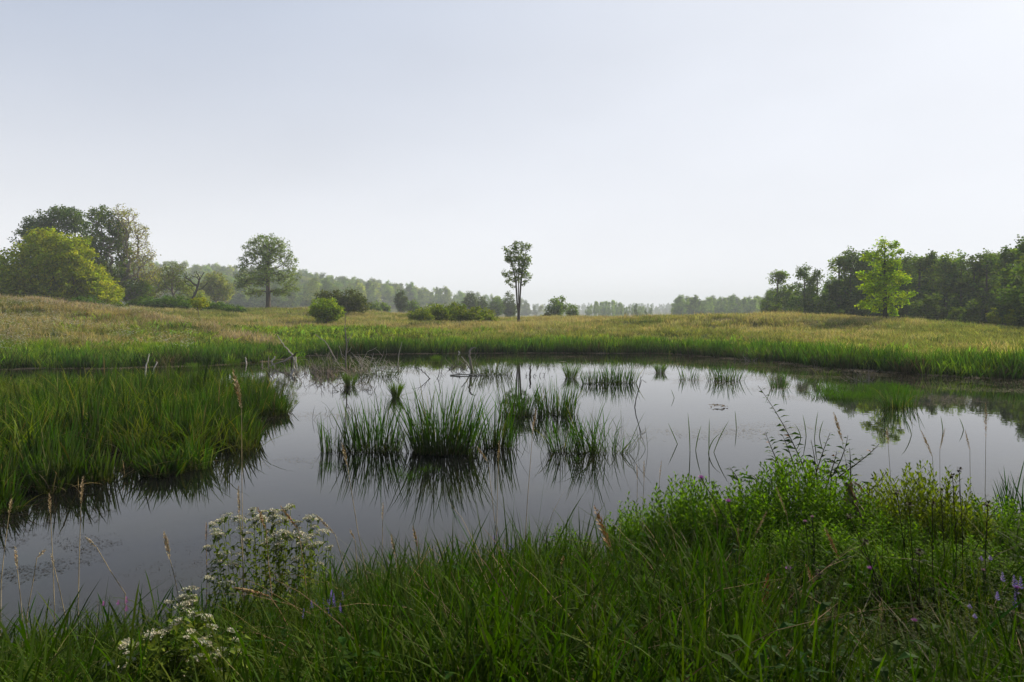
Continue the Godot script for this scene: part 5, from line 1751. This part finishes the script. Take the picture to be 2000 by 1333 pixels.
func make_flowers() -> void:
	# thistles: head column,row, lower end of the stem, distance
	for q in [[1370, 935, 1490, 1160, 4.3, 0.022, "purple thistle on a long slanting stem over the lower mound"], [1423, 981, 1450, 1140, 4.2, 0.021, "purple thistle in front of the bright mounds"], [1541, 1114, 1550, 1230, 3.4, 0.019, "purple thistle low in the grass below the tall mound"], [1701, 1113, 1712, 1230, 3.4, 0.019, "bright purple thistle among the weeds below the broken grey stalk"], [1573, 1020, 1580, 1150, 3.7, 0.012, "small pink thistle bud in the weeds before the tall mound"], [1587, 1011, 1588, 1150, 3.7, 0.011, "smallest pink thistle bud beside another bud"], [1787, 1215, 1796, 1300, 2.9, 0.015, "purple thistle in the dark weeds near the lower edge"], [1986, 1150, 1990, 1260, 3.0, 0.014, "purple thistle beside the blue flower spike at the frame's edge"], [1921, 1115, 1928, 1240, 3.2, 0.010, "pink thistle bud near the blue flower spike"], [1524, 1151, 1530, 1250, 3.2, 0.012, "whitish faded thistle in the grass"]]:
		var d: float = q[4]
		var p := on_ground(q[2], d)
		rp = p
		var h := rel(q[0], q[1])
		var f := rel(q[2], q[3])
		var o := thing("thistle", q[6], "flower", p, "thistles on the bank")
		var b := MB.new()
		b.tube(PackedVector3Array([Vector3(0, -0.02, 0), f * 0.98, f.lerp(h, 0.55) + Vector3(0.01, 0.015, 0), h]), PackedFloat32Array([0.006, 0.005, 0.004, 0.003]), 5, Color(0.06, 0.08, 0.03))
		part("stem", b.mesh(), M.bark, o)
		b = MB.new()
		for k in 16:
			var t := rr(0.0, 0.95)
			var z := rr(0, TAU)
			var dv := Vector3(cos(z), rr(0.1, 0.6), sin(z)) * rr(0.04, 0.09) * (1.15 - 0.7 * t)
			b.lance(f.lerp(h, t), dv, Vector3(-sin(z), 0, cos(z)) * 0.008, 0.02, vary(Color(0.05, 0.075, 0.03), 0.2), vary(Color(0.09, 0.11, 0.05), 0.2))
		part("foliage", b.mesh(), M.leaf, o, "stuff")
		var r: float = q[5]
		b = MB.new()
		for k in 40:
			var z := k * 2.4
			var t := float(k) / 40
			var rad := r * 0.72 * sin(PI * (0.15 + 0.8 * t))
			b.lance(Vector3(cos(z) * rad, -r * 1.1 + r * 1.2 * t, sin(z) * rad), Vector3(cos(z) * 0.4, 0.8, sin(z) * 0.4) * r * 0.5, Vector3(-sin(z), 0, cos(z)) * r * 0.13, 0, vary(Color(0.05, 0.07, 0.03), 0.25), Color(0.10, 0.08, 0.05))
		var cup := part("flower_cup", b.mesh(), M.leaf_thick, o)
		cup.position = h
		b = MB.new()
		var pc := Color(0.33, 0.11, 0.36) if not q[6].contains("whitish") else Color(0.4, 0.36, 0.36)
		if q[6].contains("bud"):
			pc = Color(0.36, 0.2, 0.3)
		for k in 90:
			var z := k * 2.4
			var t := sqrt(float(k) / 90)
			var dv := Vector3(cos(z) * t * 0.9, 1.15 - 0.65 * t * t, sin(z) * t * 0.9) * r * rr(0.85, 1.1)
			b.leaf(Vector3(cos(z), 0, sin(z)) * r * 0.35 * t, dv, Vector3(-sin(z), 0, cos(z)) * r * 0.06, vary(pc, 0.25))
		var fl := part("petals", b.mesh(), M.petal, o, "stuff")
		fl.position = h
	# spikes of small violet flowers
	for q in [[632, 1178, 3.4, 16, 0.10, Color(0.13, 0.085, 0.34), "cluster of violet flower spikes below the white flowers"], [1966, 1140, 3.0, 6, 0.11, Color(0.13, 0.085, 0.36), "violet flower spike near the frame's edge"], [240, 1178, 3.6, 3, 0.07, Color(0.26, 0.09, 0.26), "pink-purple flower spike beside the arching stalk"], [192, 1184, 3.6, 1, 0.05, Color(0.26, 0.09, 0.26), "tiny pink-purple flower spike near the dark water"], [982, 1060, 4.6, 8, 0.08, Color(0.13, 0.10, 0.30), "faint violet spikes at the water's edge in the grass"], [1050, 1284, 2.6, 2, 0.05, Color(0.25, 0.11, 0.28), "lilac flower low in the dark grass"], [1942, 1098, 3.2, 2, 0.06, Color(0.14, 0.09, 0.32), "short violet flowers above the violet spike"], [1903, 1196, 2.9, 2, 0.05, Color(0.13, 0.09, 0.30), "pale violet flowers low in the weeds"], [795, 1195, 3.3, 2, 0.05, Color(0.24, 0.16, 0.30), "small lilac flowers in the middle of the grass"], [905, 1142, 3.7, 2, 0.05, Color(0.24, 0.16, 0.32), "pale lilac specks in the grass below the faint violet spikes"]]:
		var d: float = q[2]
		var p := on_ground(q[0], d)
		rp = p
		var c := rel(q[0], q[1])
		var o := thing("flower_spike", q[6], "flower", p)
		for k in q[3]:
			var b := MB.new()
			var top := c + Vector3(rr(-1, 1) * 0.012 * sqrt(q[3]) * 2.0, rr(-0.06, 0.05) if q[3] > 2 else 0.0, rr(-0.06, 0.06))
			var foot := Vector3(top.x * 0.3, 0, 0)
			b.leaf(foot, top - foot, Vector3(0.003, 0, 0), Color(0.03, 0.05, 0.015))
			var l: float = q[4] * rr(0.35, 0.6)
			for j in 26:
				var t := j / 26.0
				var z := j * 2.4
				b.leaf(top + Vector3(0, -l * 0.5 + l * t, 0), Vector3(cos(z), 0.5, sin(z)) * 0.011 * (1.25 - t), Vector3(-sin(z), 0, cos(z)) * 0.004, vary(q[5], 0.3))
			part("spike", b.mesh(), M.petal, o)


func make_weeds() -> void:
	# feathery grey-green weeds
	var ms := []
	for k in 3:
		var b := MB.new()
		var h := 1.0
		b.blade(Vector3.ZERO, 0.2, h, 0.008, 0.04, 0.03, 0.8, 3, Color(0.06, 0.07, 0.03), Color(0.07, 0.085, 0.035))
		for j in 15:
			var t := 0.25 + 0.72 * j / 15.0
			var z := j * 2.4
			var l := 0.24 * (1.2 - t) + 0.04
			var dv := Vector3(cos(z) * 0.45, 0.9, sin(z) * 0.45).normalized() * l
			b.leaf(Vector3(0, h * t, 0), dv, Vector3(-sin(z), 0, cos(z)) * 0.0015, Color(0.06, 0.075, 0.03))
			for i in 16:
				var w := rr(0.1, 1.0)
				var y := rdir()
				b.leaf(Vector3(0, h * t, 0) + dv * w, (y + Vector3(0, 0.4, 0)) * rr(0.008, 0.02), y.cross(Vector3.UP) * 0.003, vary(Color(0.10, 0.125, 0.06), 0.3))
		ms.append(b.mesh())
	for q in [[1580, 2.9, 1040, 5, "feathery grey-green weed in front of the thistle buds"], [1630, 2.8, 1130, 4, "feathery weed below the thistle buds"], [1880, 3.2, 1040, 5, "feathery pale weed near the violet spike"], [1930, 2.8, 1120, 4, "feathery weed at the frame's edge"], [1560, 2.6, 1180, 4, "low feathery weed at the lower edge beside the brown seed heads"], [1690, 2.7, 1150, 3, "low feathery weed below the bright purple thistle"], [1640, 3.3, 1070, 5, "feathery weed before the broken grey stalk"], [1790, 3.0, 1100, 5, "feathery weed among the dark dry stems"], [1985, 3.1, 1060, 5, "feathery weed cut by the frame beside the violet spike"], [1840, 2.6, 1190, 4, "low feathery weed below the dark dry stems"], [1750, 2.5, 1230, 4, "lowest feathery weed at the lower edge below the purple thistle"], [1960, 2.5, 1210, 4, "low feathery weed in the corner of the bank"], [1610, 2.5, 1230, 4, "low feathery weed before the leaning dark stem"], [1480, 3.9, 1010, 2, "slanting feathery weed stem across the bright mounds"]]:
		var p := on_ground(q[0], q[1])
		var o := thing("feathery_weed", q[4], "weed", p, "feathery weeds on the bank")
		var h: float = high(q[2], q[1]) - p.y
		for k in q[3]:
			var s := part("sprig", ms[rng.randi() % 3], M.leaf, o)
			s.transform = spin(Vector3(rr(-0.13, 0.13), -0.02, rr(-0.12, 0.12)), 1.0, h * rr(0.7, 1.0), 0.16)
	# dark dry stems with withered heads
	var i := 0
	for q in [[1752, 962, 1790, 1180, 3.6, "dark dry stem with a round head before the yellowing plant"], [1822, 985, 1826, 1200, 3.5, "dark withered flower stem standing straight below the yellowing plant"], [1776, 988, 1800, 1240, 3.4, "dark dry stem with two withered leaves at its tip"], [1861, 930, 1866, 1200, 3.6, "tall straight dark stem before the mirrored wood"], [1874, 918, 1880, 1200, 3.6, "tallest dark stem before the mirrored wood"], [1930, 985, 1926, 1200, 3.4, "dark stem close to the frame's edge"], [1690, 1060, 1740, 1260, 3.2, "dark dry stem leaning against the weeds"], [1660, 1010, 1790, 1300, 3.2, "long dark stem slanting across the weeds"], [1796, 1080, 1800, 1300, 3.0, "low dark stem among the weeds"], [1600, 1120, 1690, 1300, 3.0, "short dark stem slanting over the grass"], [1838, 960, 1850, 1180, 3.6, "thin dark stem between two taller ones"]]:
		var d: float = q[4]
		var p := on_ground(q[2], d)
		rp = p
		var h := rel(q[0], q[1])
		var f := rel(q[2], q[3])
		if f.y < 0:
			f.y = 0.02
		var o := thing("dry_stem", q[5], "dry stem", p, "dark dry stems on the bank")
		var b := MB.new()
		var c := Color(0.035, 0.027, 0.018)
		b.tube(PackedVector3Array([Vector3(0, -0.02, 0), f, f.lerp(h, 0.5) + rdir() * 0.012, h]), PackedFloat32Array([0.0035, 0.0032, 0.0026, 0.002]), 4, c)
		for k in 3:
			var a := f.lerp(h, rr(0.4, 0.9))
			b.tube(PackedVector3Array([a, a + Vector3(rr(-0.06, 0.06), rr(0.05, 0.12), rr(-0.05, 0.05))]), PackedFloat32Array([0.002, 0.0012]), 4, c)
		part("stem", b.mesh(), M.bark, o)
		b = MB.new()
		for k in 24:
			var z := rdir()
			b.lance(h + z * 0.004, (z + Vector3(0, 0.3, 0)) * 0.016, z.cross(Vector3(0.3, 1, 0.2)).normalized() * 0.004, 0.004, vary(c, 0.3), vary(Color(0.06, 0.045, 0.03), 0.3))
		part("withered_head", b.mesh(), M.dry, o)
		i += 1
	# the broken grey stalk
	var p := on_ground(1700, 4.7)
	rp = p
	var t := thing("broken_stalk", "broken grey stalk with a frayed top leaning beside the willow", "dead stalk", p)
	var b := MB.new()
	stick(b, [rel(1742, 1150), rel(1702, 1060), rel(1672, 990), rel(1654, 945)], 0.016, 0.02, Color(0.17, 0.14, 0.10))
	part("stem", b.mesh(), M.bark, t)
	b = MB.new()
	for k in 46:
		var z := rdir()
		var a := rel(1650 + rr(0, 22), 938 + rr(0, 44), rr(-0.03, 0.03))
		b.lance(a, (z * 0.4 + Vector3(0.5, -0.8, 0)) * rr(0.03, 0.10), z.cross(Vector3.UP).normalized() * 0.007, 0.01, vary(Color(0.19, 0.16, 0.12), 0.3), vary(Color(0.27, 0.23, 0.17), 0.3))
	part("frayed_top", b.mesh(), M.dry, t)
	# long broad blades close to the lens
	i = 0
	for q in [[1760, 2.6, 1090, 0.3, 0.25, "long broad blade arching across the weeds, reaching highest"], [1830, 2.4, 1200, 2.6, 0.4, "broad blade leaning over the weeds at the lower edge"], [1690, 2.5, 1160, 2.9, 0.3, "broad blade in the weeds below the bright purple thistle"], [1905, 2.4, 1190, 0.2, 0.35, "broad blade slanting to the frame's edge"], [1020, 3.0, 1110, 1.5, 0.1, "tall broad upright blade in the middle of the bank"], [1120, 3.4, 1060, 2.2, 0.2, "tall broad blade beside the upright one"], [870, 2.9, 1210, 3.0, 1.0, "broad blade arching over flat in the grass"], [1000, 4.6, 960, 2.9, 0.12, "long dark blade rising in front of the water"], [845, 5.2, 985, 3.0, 0.08, "slim tall blade crossing the water's edge"], [1180, 4.4, 1000, 0.2, 0.3, "dark blade leaning towards the tan seed stalk"], [1280, 3.6, 1060, 2.6, 0.15, "broad blade before the lower leafy mound"], [200, 4.3, 1115, 2.7, 0.5, "broad blade bending over the dark water"], [262, 4.4, 1090, 1.6, 0.1, "upright broad blade at the dark water's edge"], [300, 4.4, 1105, 1.3, 0.1, "second upright broad blade at the dark water's edge"], [385, 4.6, 1060, 2.9, 0.05, "first of the dark blades left of the white flowers' stems"], [360, 4.6, 1075, 0.4, 0.05, "dark blade between the dark water and the white flowers"]]:
		var p2 := on_ground(q[0], q[1])
		var h: float = high(q[2], q[1]) - p2.y
		b = MB.new()
		b.blade(Vector3(0, -0.03, 0), q[3], h / (1.0 - 0.42 * q[4]), 0.017, 0.25, q[4], 1.2, 10, Color(0.022, 0.045, 0.010), Color(0.032, 0.085, 0.014))
		solo("broad_blade", b.mesh(), M.reed, p2, q[5], "grass blade", "long broad blades on the bank")


func _ready() -> void:
	rng.seed = 20240
	bump.seed = 4
	bump.frequency = 0.02
	patchy.seed = 11
	patchy.frequency = 0.03
	patchy.fractal_octaves = 3
	make_view()
	make_tables()
	make_materials()
	make_ground()
	make_trees()
	make_woods()
	make_meadow()
	make_beds()
	make_pond_plants()
	make_dead_wood()
	make_bank_grass()
	make_bank_plants()
